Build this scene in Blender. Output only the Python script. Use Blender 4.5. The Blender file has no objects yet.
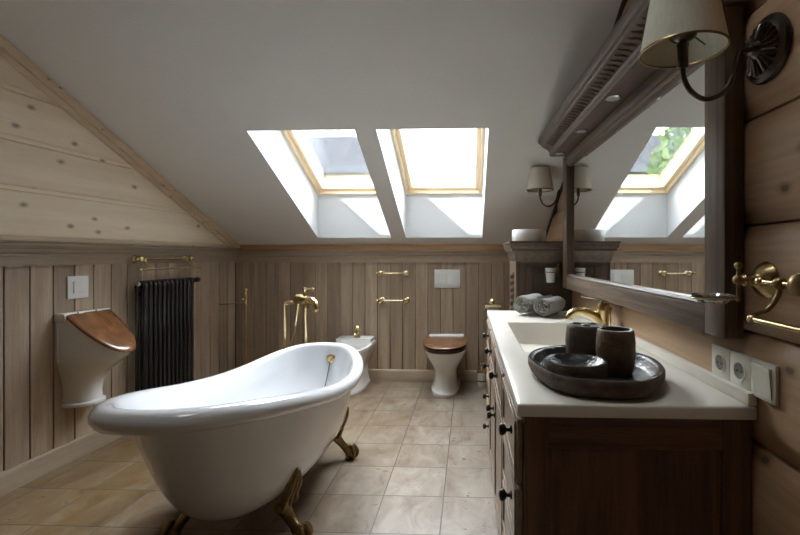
import bpy, bmesh, math, random
from mathutils import Vector, Matrix, Euler
random.seed(7)
PI = math.pi
sc = bpy.context.scene
COL = sc.collection

# ------------------------------------------------------------------ mesh helpers
class MB:
    """collects shapes in one bmesh and links them as one mesh object"""
    def __init__(self):
        self.bm = bmesh.new()
    def faces(self, vs, fs):
        bv = [self.bm.verts.new(v) for v in vs]
        for f in fs:
            try:
                self.bm.faces.new([bv[i] for i in f])
            except ValueError:
                pass
        return bv
    def box(self, a, b, bev=0.0, seg=2):
        x0, y0, z0 = a; x1, y1, z1 = b
        vs = [(x0,y0,z0),(x1,y0,z0),(x1,y1,z0),(x0,y1,z0),(x0,y0,z1),(x1,y0,z1),(x1,y1,z1),(x0,y1,z1)]
        bv = self.faces(vs, [(0,3,2,1),(4,5,6,7),(0,1,5,4),(1,2,6,5),(2,3,7,6),(3,0,4,7)])
        if bev > 0:
            es = {e for v in bv for e in v.link_edges}
            bmesh.ops.bevel(self.bm, geom=list(es), offset=bev, segments=seg, affect='EDGES', profile=0.5)
        return self
    def prism(self, pts, vec, bev=0.0, seg=2):
        """polygon pts (3-D, planar) pushed along vec"""
        n = len(pts); v = Vector(vec)
        vs = [tuple(p) for p in pts] + [tuple(Vector(p) + v) for p in pts]
        fs = [tuple(range(n))[::-1], tuple(range(n, 2*n))] + [(i, (i+1) % n, n+(i+1) % n, n+i) for i in range(n)]
        bv = self.faces(vs, fs)
        if bev > 0:
            es = {e for w in bv for e in w.link_edges}
            bmesh.ops.bevel(self.bm, geom=list(es), offset=bev, segments=seg, affect='EDGES', profile=0.5)
        bmesh.ops.recalc_face_normals(self.bm, faces=list({f for w in bv if w.is_valid for f in w.link_faces}) or self.bm.faces)
        return self
    def loft(self, rings, cap0=True, cap1=True, closed=True, loop=False):
        n = len(rings[0]); vs = [p for r in rings for p in r]; fs = []
        m = len(rings)
        for i in range(m if loop else m-1):
            a, b = i*n, ((i+1) % m)*n
            for j in range(n if closed else n-1):
                k = (j+1) % n
                fs.append((a+j, a+k, b+k, b+j))
        if not loop and cap0: fs.append(tuple(range(n))[::-1])
        if not loop and cap1: fs.append(tuple(range((m-1)*n, m*n)))
        self.faces(vs, fs)
        return self
    def lathe(self, prof, at=(0,0,0), axis=(0,0,1), n=28):
        """prof: (radius, height) pairs, turned about axis through at"""
        q = Vector((0,0,1)).rotation_difference(Vector(axis).normalized())
        at = Vector(at); rings = []
        for r, h in prof:
            r = max(r, 0.0002)
            rings.append([tuple(at + q @ Vector((r*math.cos(2*PI*k/n), r*math.sin(2*PI*k/n), h))) for k in range(n)])
        return self.loft(rings)
    def tube(self, path, r, n=12, smooth=0, loop=False):
        pts = [Vector(p) for p in path]
        if smooth: pts = catmull(pts, smooth)
        m = len(pts)
        rs = r if isinstance(r, (list, tuple)) else None
        rings = []; up = None
        for i, p in enumerate(pts):
            if loop: t = (pts[(i+1) % m] - pts[i-1])
            else: t = pts[min(i+1, m-1)] - pts[max(i-1, 0)]
            t.normalize()
            if up is None:
                up = Vector((0,0,1)) if abs(t.z) < .9 else Vector((1,0,0))
            a = up - t*up.dot(t)
            if a.length < 1e-6: a = t.orthogonal()
            a.normalize(); b = t.cross(a); up = a
            if rs:
                f = i/(m-1)*(len(rs)-1); k = min(int(f), len(rs)-2); rad = rs[k]+(rs[k+1]-rs[k])*(f-k)
            else: rad = r
            rings.append([tuple(p + (a*math.cos(2*PI*j/n) + b*math.sin(2*PI*j/n))*rad) for j in range(n)])
        return self.loft(rings, loop=loop)
    def ball(self, c, r, n=16, s=(1,1,1)):
        c = Vector(c); rings = []
        for i in range(1, n//2+1):
            th = PI*i/(n//2+1)
            rings.append([(c.x+s[0]*r*math.sin(th)*math.cos(2*PI*j/n), c.y+s[1]*r*math.sin(th)*math.sin(2*PI*j/n), c.z-s[2]*r*math.cos(th)) for j in range(n)])
        return self.loft(rings)
    def build(self, name, mat, parent=None, ang=38, loc=None):
        bm = self.bm
        bmesh.ops.recalc_face_normals(bm, faces=bm.faces)
        a = math.radians(ang)
        for f in bm.faces: f.smooth = True
        for e in bm.edges:
            e.smooth = not (len(e.link_faces) == 2 and e.calc_face_angle(0) > a)
        me = bpy.data.meshes.new(name); bm.to_mesh(me); bm.free()
        o = bpy.data.objects.new(name, me); COL.objects.link(o)
        me.materials.append(mat)
        if parent: o.parent = parent
        if loc: o.location = loc
        return o

def catmull(p, n):
    out = []
    for i in range(len(p)-1):
        p0 = p[max(i-1,0)]; p1 = p[i]; p2 = p[i+1]; p3 = p[min(i+2,len(p)-1)]
        for k in range(n):
            t = k/n
            out.append(0.5*((2*p1)+(p2-p0)*t+(2*p0-5*p1+4*p2-p3)*t*t+(3*p1-p0-3*p2+p3)*t**3))
    out.append(p[-1].copy())
    return out

def lerp(tab, s):
    for (a, va), (b, vb) in zip(tab, tab[1:]):
        if s <= b:
            t = (s-a)/(b-a); t = max(0, min(1, t))
            return va+(vb-va)*t
    return tab[-1][1]
def slerp(tab, s):
    """smooth (catmull) table lookup"""
    n = len(tab)
    if s <= tab[0][0]: return tab[0][1]
    for i in range(n-1):
        a, b = tab[i][0], tab[i+1][0]
        if s <= b:
            t = (s-a)/(b-a)
            v1, v2 = tab[i][1], tab[i+1][1]
            m1 = (v2-tab[i-1][1])/(b-tab[i-1][0])*(b-a) if i > 0 else v2-v1
            m2 = (tab[i+2][1]-v1)/(tab[i+2][0]-a)*(b-a) if i+2 < n else v2-v1
            return (2*t**3-3*t*t+1)*v1+(t**3-2*t*t+t)*m1+(-2*t**3+3*t*t)*v2+(t**3-t*t)*m2
    return tab[-1][1]

def thing(name, label, cat, loc=(0,0,0), rz=0.0, group=None):
    o = bpy.data.objects.new(name, None); COL.objects.link(o)
    o.empty_display_size = .05
    o.location = loc; o.rotation_euler = (0,0,rz)
    o['label'] = label; o['category'] = cat
    if group: o['group'] = group
    return o
def tag(o, label, cat, group=None, kind=None):
    o['label'] = label; o['category'] = cat
    if group: o['group'] = group
    if kind: o['kind'] = kind
    return o
def struct(o, label, cat):
    return tag(o, label, cat, kind='structure')
def dup(o, parent=None):
    c = o.copy(); COL.objects.link(c)
    if parent: c.parent = parent
    for ch in list(o.children): dup(ch, c)
    return c

# ------------------------------------------------------------------ materials
def nmat(name):
    m = bpy.data.materials.new(name); m.use_nodes = True
    nt = m.node_tree; nt.nodes.clear()
    out = nt.nodes.new('ShaderNodeOutputMaterial')
    b = nt.nodes.new('ShaderNodeBsdfPrincipled')
    nt.links.new(b.outputs[0], out.inputs[0])
    return m, nt, b
def N(nt, t, **kw):
    n = nt.nodes.new(t)
    for k, v in kw.items(): setattr(n, k, v)
    return n
def L(nt, a, b): nt.links.new(a, b)
def ramp(nt, fac, stops):
    r = N(nt, 'ShaderNodeValToRGB'); L(nt, fac, r.inputs[0])
    e = r.color_ramp.elements
    while len(e) < len(stops): e.new(.5)
    for el, (p, c) in zip(e, stops):
        el.position = p; el.color = (*c, 1) if len(c) == 3 else c
    return r.outputs[0]
def mixc(nt, fac, a, b, mode='MIX'):
    m = N(nt, 'ShaderNodeMix', data_type='RGBA', blend_type=mode)
    for s, v in ((m.inputs[0], fac), (m.inputs[6], a), (m.inputs[7], b)):
        if hasattr(v, 'is_linked'): L(nt, v, s)
        elif isinstance(v, (int, float)): s.default_value = v
        else: s.default_value = (*v, 1)
    return m.outputs[2]
def bump(nt, b, h, strength=.2, dist=.01):
    n = N(nt, 'ShaderNodeBump'); n.inputs['Strength'].default_value = strength; n.inputs['Distance'].default_value = dist
    L(nt, h, n.inputs['Height']); L(nt, n.outputs[0], b.inputs['Normal'])
def mat_plain(name, col, rough=.5, metal=0.0, coat=0.0, noise=.06, scale=12, bumps=0.0):
    m, nt, b = nmat(name)
    tc = N(nt, 'ShaderNodeTexCoord'); nz = N(nt, 'ShaderNodeTexNoise')
    nz.inputs['Scale'].default_value = scale; nz.inputs['Detail'].default_value = 4
    L(nt, tc.outputs['Object'], nz.inputs['Vector'])
    lo = tuple(max(0, c*(1-noise)) for c in col); hi = tuple(min(1, c*(1+noise)) for c in col)
    L(nt, ramp(nt, nz.outputs[0], [(.3, lo), (.7, hi)]), b.inputs['Base Color'])
    b.inputs['Roughness'].default_value = rough; b.inputs['Metallic'].default_value = metal
    if coat: b.inputs['Coat Weight'].default_value = coat; b.inputs['Coat Roughness'].default_value = .06
    if bumps: bump(nt, b, nz.outputs[0], bumps, .004)
    return m
def mat_wood(name, light, dark, axis='z', grain=90, stretch=14, rough=.5, vary=.18, knots=None, spec=.4, bmp=.12, coat=0.0, knot_dens=1.0):
    """timber with grain along axis; every board (island) gets its own shade and its own piece of grain"""
    m, nt, b = nmat(name)
    tc = N(nt, 'ShaderNodeTexCoord'); geo = N(nt, 'ShaderNodeNewGeometry')
    off = N(nt, 'ShaderNodeVectorMath', operation='MULTIPLY_ADD')
    cx = N(nt, 'ShaderNodeCombineXYZ')
    for i in range(3): L(nt, geo.outputs['Random Per Island'], cx.inputs[i])
    L(nt, cx.outputs[0], off.inputs[0]); off.inputs[1].default_value = (17.3, 23.1, 31.7)
    L(nt, tc.outputs['Object'], off.inputs[2])
    mp = N(nt, 'ShaderNodeMapping'); s = [1, 1, 1]; s['xyz'.index(axis)] = 1/stretch
    mp.inputs['Scale'].default_value = s; L(nt, off.outputs[0], mp.inputs[0])
    n1 = N(nt, 'ShaderNodeTexNoise'); n1.inputs['Scale'].default_value = grain*2.2; n1.inputs['Detail'].default_value = 5; n1.inputs['Roughness'].default_value = .65
    L(nt, mp.outputs[0], n1.inputs['Vector'])
    n2 = N(nt, 'ShaderNodeTexNoise'); n2.inputs['Scale'].default_value = grain*.3; n2.inputs['Detail'].default_value = 3; n2.inputs['Distortion'].default_value = .6
    L(nt, mp.outputs[0], n2.inputs['Vector'])
    add = N(nt, 'ShaderNodeMath', operation='MULTIPLY_ADD'); L(nt, n2.outputs[0], add.inputs[0]); add.inputs[1].default_value = .6
    mul = N(nt, 'ShaderNodeMath', operation='MULTIPLY'); L(nt, n1.outputs[0], mul.inputs[0]); mul.inputs[1].default_value = .4
    L(nt, mul.outputs[0], add.inputs[2])
    col = ramp(nt, add.outputs[0], [(.34, dark), (.62, light)])
    v = N(nt, 'ShaderNodeMapRange'); L(nt, geo.outputs['Random Per Island'], v.inputs[0])
    v.inputs[3].default_value = 1-vary; v.inputs[4].default_value = 1+vary
    hs = N(nt, 'ShaderNodeHueSaturation'); L(nt, v.outputs[0], hs.inputs['Value']); L(nt, col, hs.inputs['Color'])
    col = hs.outputs[0]
    if knots:
        sx = N(nt, 'ShaderNodeSeparateXYZ'); L(nt, off.outputs[0], sx.inputs[0]); cy = N(nt, 'ShaderNodeCombineXYZ'); L(nt, sx.outputs[1], cy.inputs[0]); L(nt, sx.outputs[2], cy.inputs[1])
        mk = N(nt, 'ShaderNodeMapping'); mk.inputs['Scale'].default_value = (4.0*knot_dens, 6.5*knot_dens, 1); L(nt, cy.outputs[0], mk.inputs[0])
        nw = N(nt, 'ShaderNodeTexNoise'); nw.inputs['Scale'].default_value = 30; L(nt, tc.outputs['Object'], nw.inputs['Vector'])
        vo = N(nt, 'ShaderNodeTexVoronoi', voronoi_dimensions='2D'); vo.inputs['Scale'].default_value = 1.0; L(nt, mk.outputs[0], vo.inputs['Vector'])
        wob = N(nt, 'ShaderNodeMath', operation='MULTIPLY_ADD'); L(nt, nw.outputs[0], wob.inputs[0]); wob.inputs[1].default_value = .06; L(nt, vo.outputs['Distance'], wob.inputs[2])
        k = ramp(nt, wob.outputs[0], [(.07, (1,1,1)), (.095, (.5,.5,.5)), (.16, (0,0,0))])
        sp = N(nt, 'ShaderNodeSeparateColor'); L(nt, vo.outputs['Color'], sp.inputs[0])
        ke = N(nt, 'ShaderNodeMath', operation='GREATER_THAN'); L(nt, sp.outputs[0], ke.inputs[0]); ke.inputs[1].default_value = .45
        kk = N(nt, 'ShaderNodeMath', operation='MULTIPLY'); L(nt, k, kk.inputs[0]); L(nt, ke.outputs[0], kk.inputs[1])
        k2 = N(nt, 'ShaderNodeMath', operation='MULTIPLY'); L(nt, kk.outputs[0], k2.inputs[0]); k2.inputs[1].default_value = .8
        col = mixc(nt, k2.outputs[0], col, knots)
    L(nt, col, b.inputs['Base Color'])
    b.inputs['Roughness'].default_value = rough; b.inputs['Specular IOR Level'].default_value = spec
    if coat: b.inputs['Coat Weight'].default_value = coat; b.inputs['Coat Roughness'].default_value = .15
    bump(nt, b, n1.outputs[0], bmp, .003)
    return m
def mat_floor():
    m, nt, b = nmat('travertine_tiles')
    tc = N(nt, 'ShaderNodeTexCoord'); mp = N(nt, 'ShaderNodeMapping')
    mp.inputs['Location'].default_value = (.128+.305*20, -1.921+.305*20, 0); L(nt, tc.outputs['Object'], mp.inputs[0])
    br = N(nt, 'ShaderNodeTexBrick', offset=0.0, squash=1.0)
    br.inputs['Scale'].default_value = 1; br.inputs['Brick Width'].default_value = .305; br.inputs['Row Height'].default_value = .305
    br.inputs['Mortar Size'].default_value = .0034; br.inputs['Mortar Smooth'].default_value = .4; br.inputs['Bias'].default_value = 0
    br.inputs['Color1'].default_value = (0,0,0,1); br.inputs['Color2'].default_value = (1,1,1,1); br.inputs['Mortar'].default_value = (.5,.5,.5,1)
    L(nt, mp.outputs[0], br.inputs['Vector'])
    # own piece of stone per tile
    off = N(nt, 'ShaderNodeVectorMath', operation='MULTIPLY_ADD'); L(nt, br.outputs['Color'], off.inputs[0]); off.inputs[1].default_value = (7.7, 5.3, 9.1); L(nt, tc.outputs['Object'], off.inputs[2])
    n1 = N(nt, 'ShaderNodeTexNoise'); n1.inputs['Scale'].default_value = 9; n1.inputs['Detail'].default_value = 8; n1.inputs['Roughness'].default_value = .62; n1.inputs['Distortion'].default_value = .8
    ms = N(nt, 'ShaderNodeMapping'); ms.inputs['Scale'].default_value = (1, .55, 1); ms.inputs['Rotation'].default_value = (0,0,.5)
    L(nt, off.outputs[0], ms.inputs[0]); L(nt, ms.outputs[0], n1.inputs['Vector'])
    col = ramp(nt, n1.outputs[0], [(.27, (.11,.062,.028)), (.42, (.178,.118,.066)), (.57, (.222,.162,.103)), (.74, (.27,.212,.148))])
    sp = N(nt, 'ShaderNodeSeparateColor'); L(nt, br.outputs['Color'], sp.inputs[0])
    hs = N(nt, 'ShaderNodeHueSaturation'); L(nt, col, hs.inputs['Color'])
    mr = N(nt, 'ShaderNodeMapRange'); L(nt, sp.outputs[0], mr.inputs[0]); mr.inputs[3].default_value = .90; mr.inputs[4].default_value = 1.08
    L(nt, mr.outputs[0], hs.inputs['Value'])
    m2 = N(nt, 'ShaderNodeMapRange'); L(nt, sp.outputs[0], m2.inputs[0]); m2.inputs[3].default_value = 1.05; m2.inputs[4].default_value = .9
    sx = N(nt, 'ShaderNodeSeparateXYZ'); L(nt, tc.outputs['Object'], sx.inputs[0]); mx = N(nt, 'ShaderNodeMapRange'); L(nt, sx.outputs[0], mx.inputs[0]); mx.inputs[1].default_value = -1.9; mx.inputs[2].default_value = 0.0; mx.inputs[3].default_value = 1.2; mx.inputs[4].default_value = .72
    mm = N(nt, 'ShaderNodeMath', operation='MULTIPLY'); L(nt, m2.outputs[0], mm.inputs[0]); L(nt, mx.outputs[0], mm.inputs[1]); L(nt, mm.outputs[0], hs.inputs['Saturation'])
    # pits
    n3 = N(nt, 'ShaderNodeTexNoise'); n3.inputs['Scale'].default_value = 38; n3.inputs['Detail'].default_value = 3; L(nt, off.outputs[0], n3.inputs['Vector'])
    n4 = N(nt, 'ShaderNodeTexNoise'); n4.inputs['Scale'].default_value = 6; L(nt, off.outputs[0], n4.inputs['Vector'])
    pm = N(nt, 'ShaderNodeMath', operation='MULTIPLY_ADD'); L(nt, n4.outputs[0], pm.inputs[0]); pm.inputs[1].default_value = .45; L(nt, n3.outputs[0], pm.inputs[2])
    pit = ramp(nt, pm.outputs[0], [(.585, (1,1,1)), (.62, (0,0,0))])
    pit2 = N(nt, 'ShaderNodeMath', operation='SUBTRACT'); pit2.inputs[0].default_value = 1.0
    pr = ramp(nt, pm.outputs[0], [(.915, (0,0,0)), (.945, (1,1,1))])
    c = mixc(nt, pr, hs.outputs[0], (.13,.09,.055))
    c = mixc(nt, br.outputs['Fac'], c, (.085,.066,.05))
    L(nt, c, b.inputs['Base Color'])
    rr = ramp(nt, n1.outputs[0], [(.3, (.36,)*3), (.7, (.52,)*3)]); L(nt, rr, b.inputs['Roughness'])
    hm = N(nt, 'ShaderNodeMath', operation='ADD'); L(nt, br.outputs['Fac'], hm.inputs[0]); L(nt, pr, hm.inputs[1])
    inv = N(nt, 'ShaderNodeMath', operation='SUBTRACT'); inv.inputs[0].default_value = 1; L(nt, hm.outputs[0], inv.inputs[1])
    bump(nt, b, inv.outputs[0], .5, .004)
    return m
def mat_glass(name, tint=(.95,.98,1), refl=.07, rough=0.0):
    m = bpy.data.materials.new(name); m.use_nodes = True; nt = m.node_tree; nt.nodes.clear()
    out = N(nt, 'ShaderNodeOutputMaterial'); t = N(nt, 'ShaderNodeBsdfTransparent'); g = N(nt, 'ShaderNodeBsdfGlossy')
    t.inputs[0].default_value = (*tint, 1); g.inputs['Roughness'].default_value = rough
    lw = N(nt, 'ShaderNodeLayerWeight'); lw.inputs[0].default_value = .25
    mr = N(nt, 'ShaderNodeMapRange'); L(nt, lw.outputs['Fresnel'], mr.inputs[0]); mr.inputs[3].default_value = refl*.5; mr.inputs[4].default_value = .9
    mx = N(nt, 'ShaderNodeMixShader'); L(nt, mr.outputs[0], mx.inputs[0]); L(nt, t.outputs[0], mx.inputs[1]); L(nt, g.outputs[0], mx.inputs[2])
    L(nt, mx.outputs[0], out.inputs[0])
    return m
def mat_mirror():
    m, nt, b = nmat('mirror_glass')
    tc = N(nt, 'ShaderNodeTexCoord'); nz = N(nt, 'ShaderNodeTexNoise'); nz.inputs['Scale'].default_value = 2
    L(nt, tc.outputs['Object'], nz.inputs['Vector'])
    L(nt, ramp(nt, nz.outputs[0], [(0, (.80,.82,.82)), (1, (.84,.86,.86))]), b.inputs['Base Color'])
    b.inputs['Metallic'].default_value = 1; b.inputs['Roughness'].default_value = .0
    return m
def mat_terry(name, col):
    m, nt, b = nmat(name)
    tc = N(nt, 'ShaderNodeTexCoord'); nz = N(nt, 'ShaderNodeTexNoise'); nz.inputs['Scale'].default_value = 260; nz.inputs['Detail'].default_value = 2
    n2 = N(nt, 'ShaderNodeTexNoise'); n2.inputs['Scale'].default_value = 30
    L(nt, tc.outputs['Object'], nz.inputs['Vector']); L(nt, tc.outputs['Object'], n2.inputs['Vector'])
    c = ramp(nt, nz.outputs[0], [(.35, tuple(x*.6 for x in col)), (.65, tuple(x*1.25 for x in col))])
    c = mixc(nt, .4, c, ramp(nt, n2.outputs[0], [(.3, tuple(x*.7 for x in col)), (.7, tuple(x*1.2 for x in col))]))
    L(nt, c, b.inputs['Base Color']); b.inputs['Roughness'].default_value = .95
    b.inputs['Sheen Weight'].default_value = .4
    bump(nt, b, nz.outputs[0], .8, .004)
    return m
def mat_stone(name, lo, hi, rough=.55):
    m, nt, b = nmat(name)
    tc = N(nt, 'ShaderNodeTexCoord'); nz = N(nt, 'ShaderNodeTexNoise'); nz.inputs['Scale'].default_value = 26; nz.inputs['Detail'].default_value = 6
    n2 = N(nt, 'ShaderNodeTexNoise'); n2.inputs['Scale'].default_value = 120; n2.inputs['Detail'].default_value = 3
    L(nt, tc.outputs['Object'], nz.inputs['Vector']); L(nt, tc.outputs['Object'], n2.inputs['Vector'])
    L(nt, ramp(nt, nz.outputs[0], [(.3, lo), (.7, hi)]), b.inputs['Base Color']); b.inputs['Roughness'].default_value = rough
    bump(nt, b, n2.outputs[0], .7, .004)
    return m
def mat_foliage(name, lo, hi):
    m, nt, b = nmat(name)
    geo = N(nt, 'ShaderNodeNewGeometry')
    L(nt, ramp(nt, geo.outputs['Random Per Island'], [(0, lo), (1, hi)]), b.inputs['Base Color']); b.inputs['Roughness'].default_value = .6
    return m
def mat_shade():
    m, nt, b = nmat('parchment_shade')
    tc = N(nt, 'ShaderNodeTexCoord'); nz = N(nt, 'ShaderNodeTexNoise'); nz.inputs['Scale'].default_value = 180
    mp = N(nt, 'ShaderNodeMapping'); mp.inputs['Scale'].default_value = (1,1,.08); L(nt, tc.outputs['Object'], mp.inputs[0]); L(nt, mp.outputs[0], nz.inputs['Vector'])
    L(nt, ramp(nt, nz.outputs[0], [(.3, (.66,.61,.49)), (.7, (.74,.69,.56))]), b.inputs['Base Color'])
    b.inputs['Roughness'].default_value = .8; b.inputs['Transmission Weight'].default_value = 0.0
    return m

M = {}
M['taupe_z'] = mat_wood('limed_oak_boards', (.45,.345,.25), (.29,.215,.152), 'z', 70, 16, .55, .17)
M['taupe_y'] = mat_wood('limed_oak_rail_along', (.38,.295,.212), (.26,.196,.14), 'y', 70, 16, .55, .05)
M['taupe_x'] = mat_wood('limed_oak_rail_across', (.45,.35,.255), (.31,.235,.168), 'x', 70, 16, .55, .05)
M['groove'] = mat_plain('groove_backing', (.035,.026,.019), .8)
M['pine_l'] = mat_wood('whitened_pine_boards', (.93,.80,.61), (.80,.665,.485), 'y', 26, 18, .55, .05, knots=(.30,.20,.14), bmp=.03)
M['pine_r'] = mat_wood('pine_logs', (.56,.37,.22), (.37,.235,.135), 'y', 30, 18, .5, .12, knots=(.07,.035,.02), bmp=.05)
M['pine_trim'] = mat_wood('pine_trim_strip', (.80,.64,.45), (.62,.47,.31), 'y', 34, 18, .5, .05, knots=(.18,.11,.07), bmp=.04, knot_dens=2.2)
M['pine_beam'] = mat_wood('orange_pine_beam', (.72,.43,.22), (.55,.30,.14), 'x', 34, 18, .5, .1, bmp=.04)
M['pine_win'] = mat_wood('lacquered_pine_sash', (.93,.78,.56), (.86,.68,.44), 'y', 40, 18, .35, .04, bmp=.03)
M['dark_oak_z'] = mat_wood('dark_oak_upright', (.10,.066,.044), (.045,.029,.02), 'z', 90, 22, .42, .06)
M['dark_oak_y'] = mat_wood('dark_oak_along', (.165,.115,.083), (.085,.058,.041), 'y', 90, 20, .36, .06, spec=.5)
M['frame_z'] = mat_wood('fumed_oak_upright', (.17,.112,.072), (.06,.038,.025), 'z', 100, 22, .45, .05)
M['frame_y'] = mat_wood('fumed_oak_along', (.215,.15,.105), (.075,.05,.034), 'y', 100, 22, .45, .05)
M['vanity'] = mat_wood('vanity_oak', (.20,.105,.058), (.075,.038,.021), 'z', 110, 20, .38, .05, spec=.5)
M['vanity_x'] = mat_wood('vanity_oak_rail', (.20,.105,.058), (.075,.038,.021), 'x', 110, 20, .38, .05, spec=.5)
M['vanity_y'] = mat_wood('vanity_oak_front_lit', (.34,.25,.18), (.20,.14,.095), 'y', 80, 20, .35, .05, spec=.5)  # paler than the other vanity oak: light on the fronts put into the colour
M['lid'] = mat_wood('lacquered_walnut', (.30,.125,.046), (.14,.055,.02), 'x', 50, 8, .22, .04, spec=.5, coat=.5, bmp=.03)
M['lid_dark'] = mat_wood('dark_lacquered_walnut', (.07,.028,.014), (.035,.014,.008), 'x', 50, 8, .25, .04, spec=.5, coat=.4, bmp=.03)
M['lid_t'] = mat_wood('brown_walnut_seat', (.21,.095,.042), (.10,.043,.02), 'x', 50, 8, .25, .04, spec=.5, coat=.3, bmp=.03)
M['stone_top'] = mat_plain('stone_top_sky_sheen', (.22,.21,.195), .3, noise=.15, scale=40)  # dark stone made pale: the sky's reflection is put into the colour
M['plaster'] = mat_plain('ceiling_paint', (.79,.775,.735), .9, noise=.02, scale=3)
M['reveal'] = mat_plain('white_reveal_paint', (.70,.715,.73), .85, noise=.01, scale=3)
M['floor'] = mat_floor()
M['ceramic'] = mat_plain('white_glazed_ceramic', (.80,.79,.765), .10, coat=.4, noise=.01)
M['enamel'] = mat_plain('white_bath_enamel', (.70,.705,.725), .09, coat=.5, noise=.008)
M['counter'] = mat_plain('cream_solid_surface', (.80,.755,.67), .22, noise=.015)
M['white_plastic'] = mat_plain('white_plastic', (.82,.82,.80), .3, noise=.01)
M['ivory_plastic'] = mat_plain('ivory_plastic', (.70,.66,.56), .35, noise=.01)
M['dark_plastic'] = mat_plain('socket_recess', (.16,.145,.12), .4, noise=.02)
M['brass'] = mat_plain('aged_brass', (.66,.50,.25), .27, 1.0, noise=.10, scale=30)
M['brass_l'] = mat_plain('bright_brass', (.83,.69,.42), .2, 1.0, noise=.05, scale=30)
M['brass_d'] = mat_plain('dark_antique_brass', (.29,.20,.095), .32, 1.0, noise=.3, scale=40, bumps=.15)
M['bronze'] = mat_plain('black_bronze', (.13,.105,.085), .3, 1.0, noise=.3, scale=30)
M['knob'] = mat_plain('dark_knob_metal', (.05,.043,.038), .3, 1.0, noise=.2)
M['chrome'] = mat_plain('polished_steel', (.75,.75,.74), .12, 1.0, noise=.02)
M['black_metal'] = mat_plain('black_radiator_lacquer', (.022,.021,.021), .26, 0.0, coat=.3, noise=.05)
M['towel'] = mat_terry('grey_terry', (.27,.262,.24))
M['stone'] = mat_stone('dark_river_stone', (.055,.038,.027), (.15,.105,.07), .68)
M['stone_in'] = mat_stone('polished_dark_stone', (.02,.019,.018), (.04,.036,.033), .22)
M['stone_brown'] = mat_stone('brown_river_stone', (.07,.04,.022), (.20,.118,.06), .5)
M['glass'] = mat_glass('window_glass')
M['tumbler'] = mat_glass('frosted_glass', (.80,.82,.82), .25, .12)
M['clear'] = mat_glass('clear_glass', (.95,.965,.965), .35, .02)
M['mirror'] = mat_mirror()
M['shade'] = mat_shade()
M['shade_in'] = mat_plain('shade_lining', (.55,.55,.53), .8)
M['paper'] = mat_plain('white_paper', (.75,.73,.68), .9)
M['lens'] = mat_plain('frosted_lens', (.62,.60,.56), .4)
M['leaf_a'] = mat_foliage('birch_leaves', (.10,.17,.04), (.22,.30,.10))
M['leaf_b'] = mat_foliage('fir_needles', (.05,.10,.05), (.12,.19,.10))
M['bark'] = mat_plain('grey_bark', (.25,.21,.17), .9, noise=.3)
M['render'] = mat_plain('blue_grey_house_boards', (.055,.064,.08), .9, noise=.04)
M['slate'] = mat_plain('grey_slates', (.05,.054,.065), .7, noise=.15, scale=5)
M['bluegl'] = mat_plain('blue_window_panes', (.25,.32,.42), .15, noise=.1)
M['ground'] = mat_plain('garden_lawn', (.16,.22,.08), .9, noise=.3, scale=2)

# ------------------------------------------------------------------ frame of the room
XR, YB, YF = .705, 4.25, -1.6
ZC = lambda y: 1.335 + .475*(4.22 - y)           # sloped ceiling
YC = lambda z: 4.22 - (z-1.335)/.475
P0 = Vector((-2.38, 2.16, 0)); PHI = -.0478
TL = Vector((.04782, .99886, 0)); NL = Vector((.99886, -.04782, 0))
def lw(s, d=0, z=0): return P0 + TL*s + NL*d + Vector((0,0,z))
def sC(z): return (YC(z) - 2.16)/.99886
S0, S1 = -3.75, 2.09

# floor
b = MB(); b.box((-2.85, YF-.1, -.12), (XR+.15, YB+.15, 0))
struct(b.build('floor', M['floor']), 'beige travertine floor tiles in a square grid', 'floor')

# ceiling slab with two light shafts
RX = [(-.59, .123), (-1.425, -.728)]
YS = (.72, 1.25)
def ceiling():
    xs = [-2.85, RX[1][0], RX[1][1], RX[0][0], RX[0][1], XR+.15]
    yl = [YF-.1, YS[0]-.145, YS[1], 2.785, 4.12, YB+.15]; yu = [YF-.1, YS[0], YS[1], 2.93, 4.12, YB+.15]
    zl = lambda y: ZC(y); zu = lambda y: 1.826 + .475*(4.12-y)
    bm = MB()
    lo = {}; up = {}
    for i, x in enumerate(xs):
        for j in range(6):
            lo[i,j] = bm.bm.verts.new((x, yl[j], zl(yl[j]))); up[i,j] = bm.bm.verts.new((x, yu[j], zu(yu[j])))
    hole = lambda i, j: (i, j) in ((1, 3), (3, 3), (3, 1))
    rev = []
    for i in range(5):
        for j in range(5):
            if not hole(i, j):
                bm.bm.faces.new([lo[i,j], lo[i,j+1], lo[i+1,j+1], lo[i+1,j]])
                bm.bm.faces.new([up[i,j], up[i+1,j], up[i+1,j+1], up[i,j+1]])
            else:
                q = [(i,j),(i+1,j),(i+1,j+1),(i,j+1)]
                for a, c in zip(q, q[1:]+q[:1]):
                    rev.append(bm.bm.faces.new([lo[a], lo[c], up[c], up[a]]))
    e = [(i,0) for i in range(6)] + [(5,j) for j in range(1,6)] + [(i,5) for i in range(4,-1,-1)] + [(0,j) for j in range(4,0,-1)]
    for a, c in zip(e, e[1:]+e[:1]): bm.bm.faces.new([lo[a], lo[c], up[c], up[a]])
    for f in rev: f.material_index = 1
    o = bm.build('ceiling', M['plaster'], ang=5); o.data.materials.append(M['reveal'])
    return o
struct(ceiling(), 'grey white sloped attic ceiling with two deep skylight shafts', 'ceiling')

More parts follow.
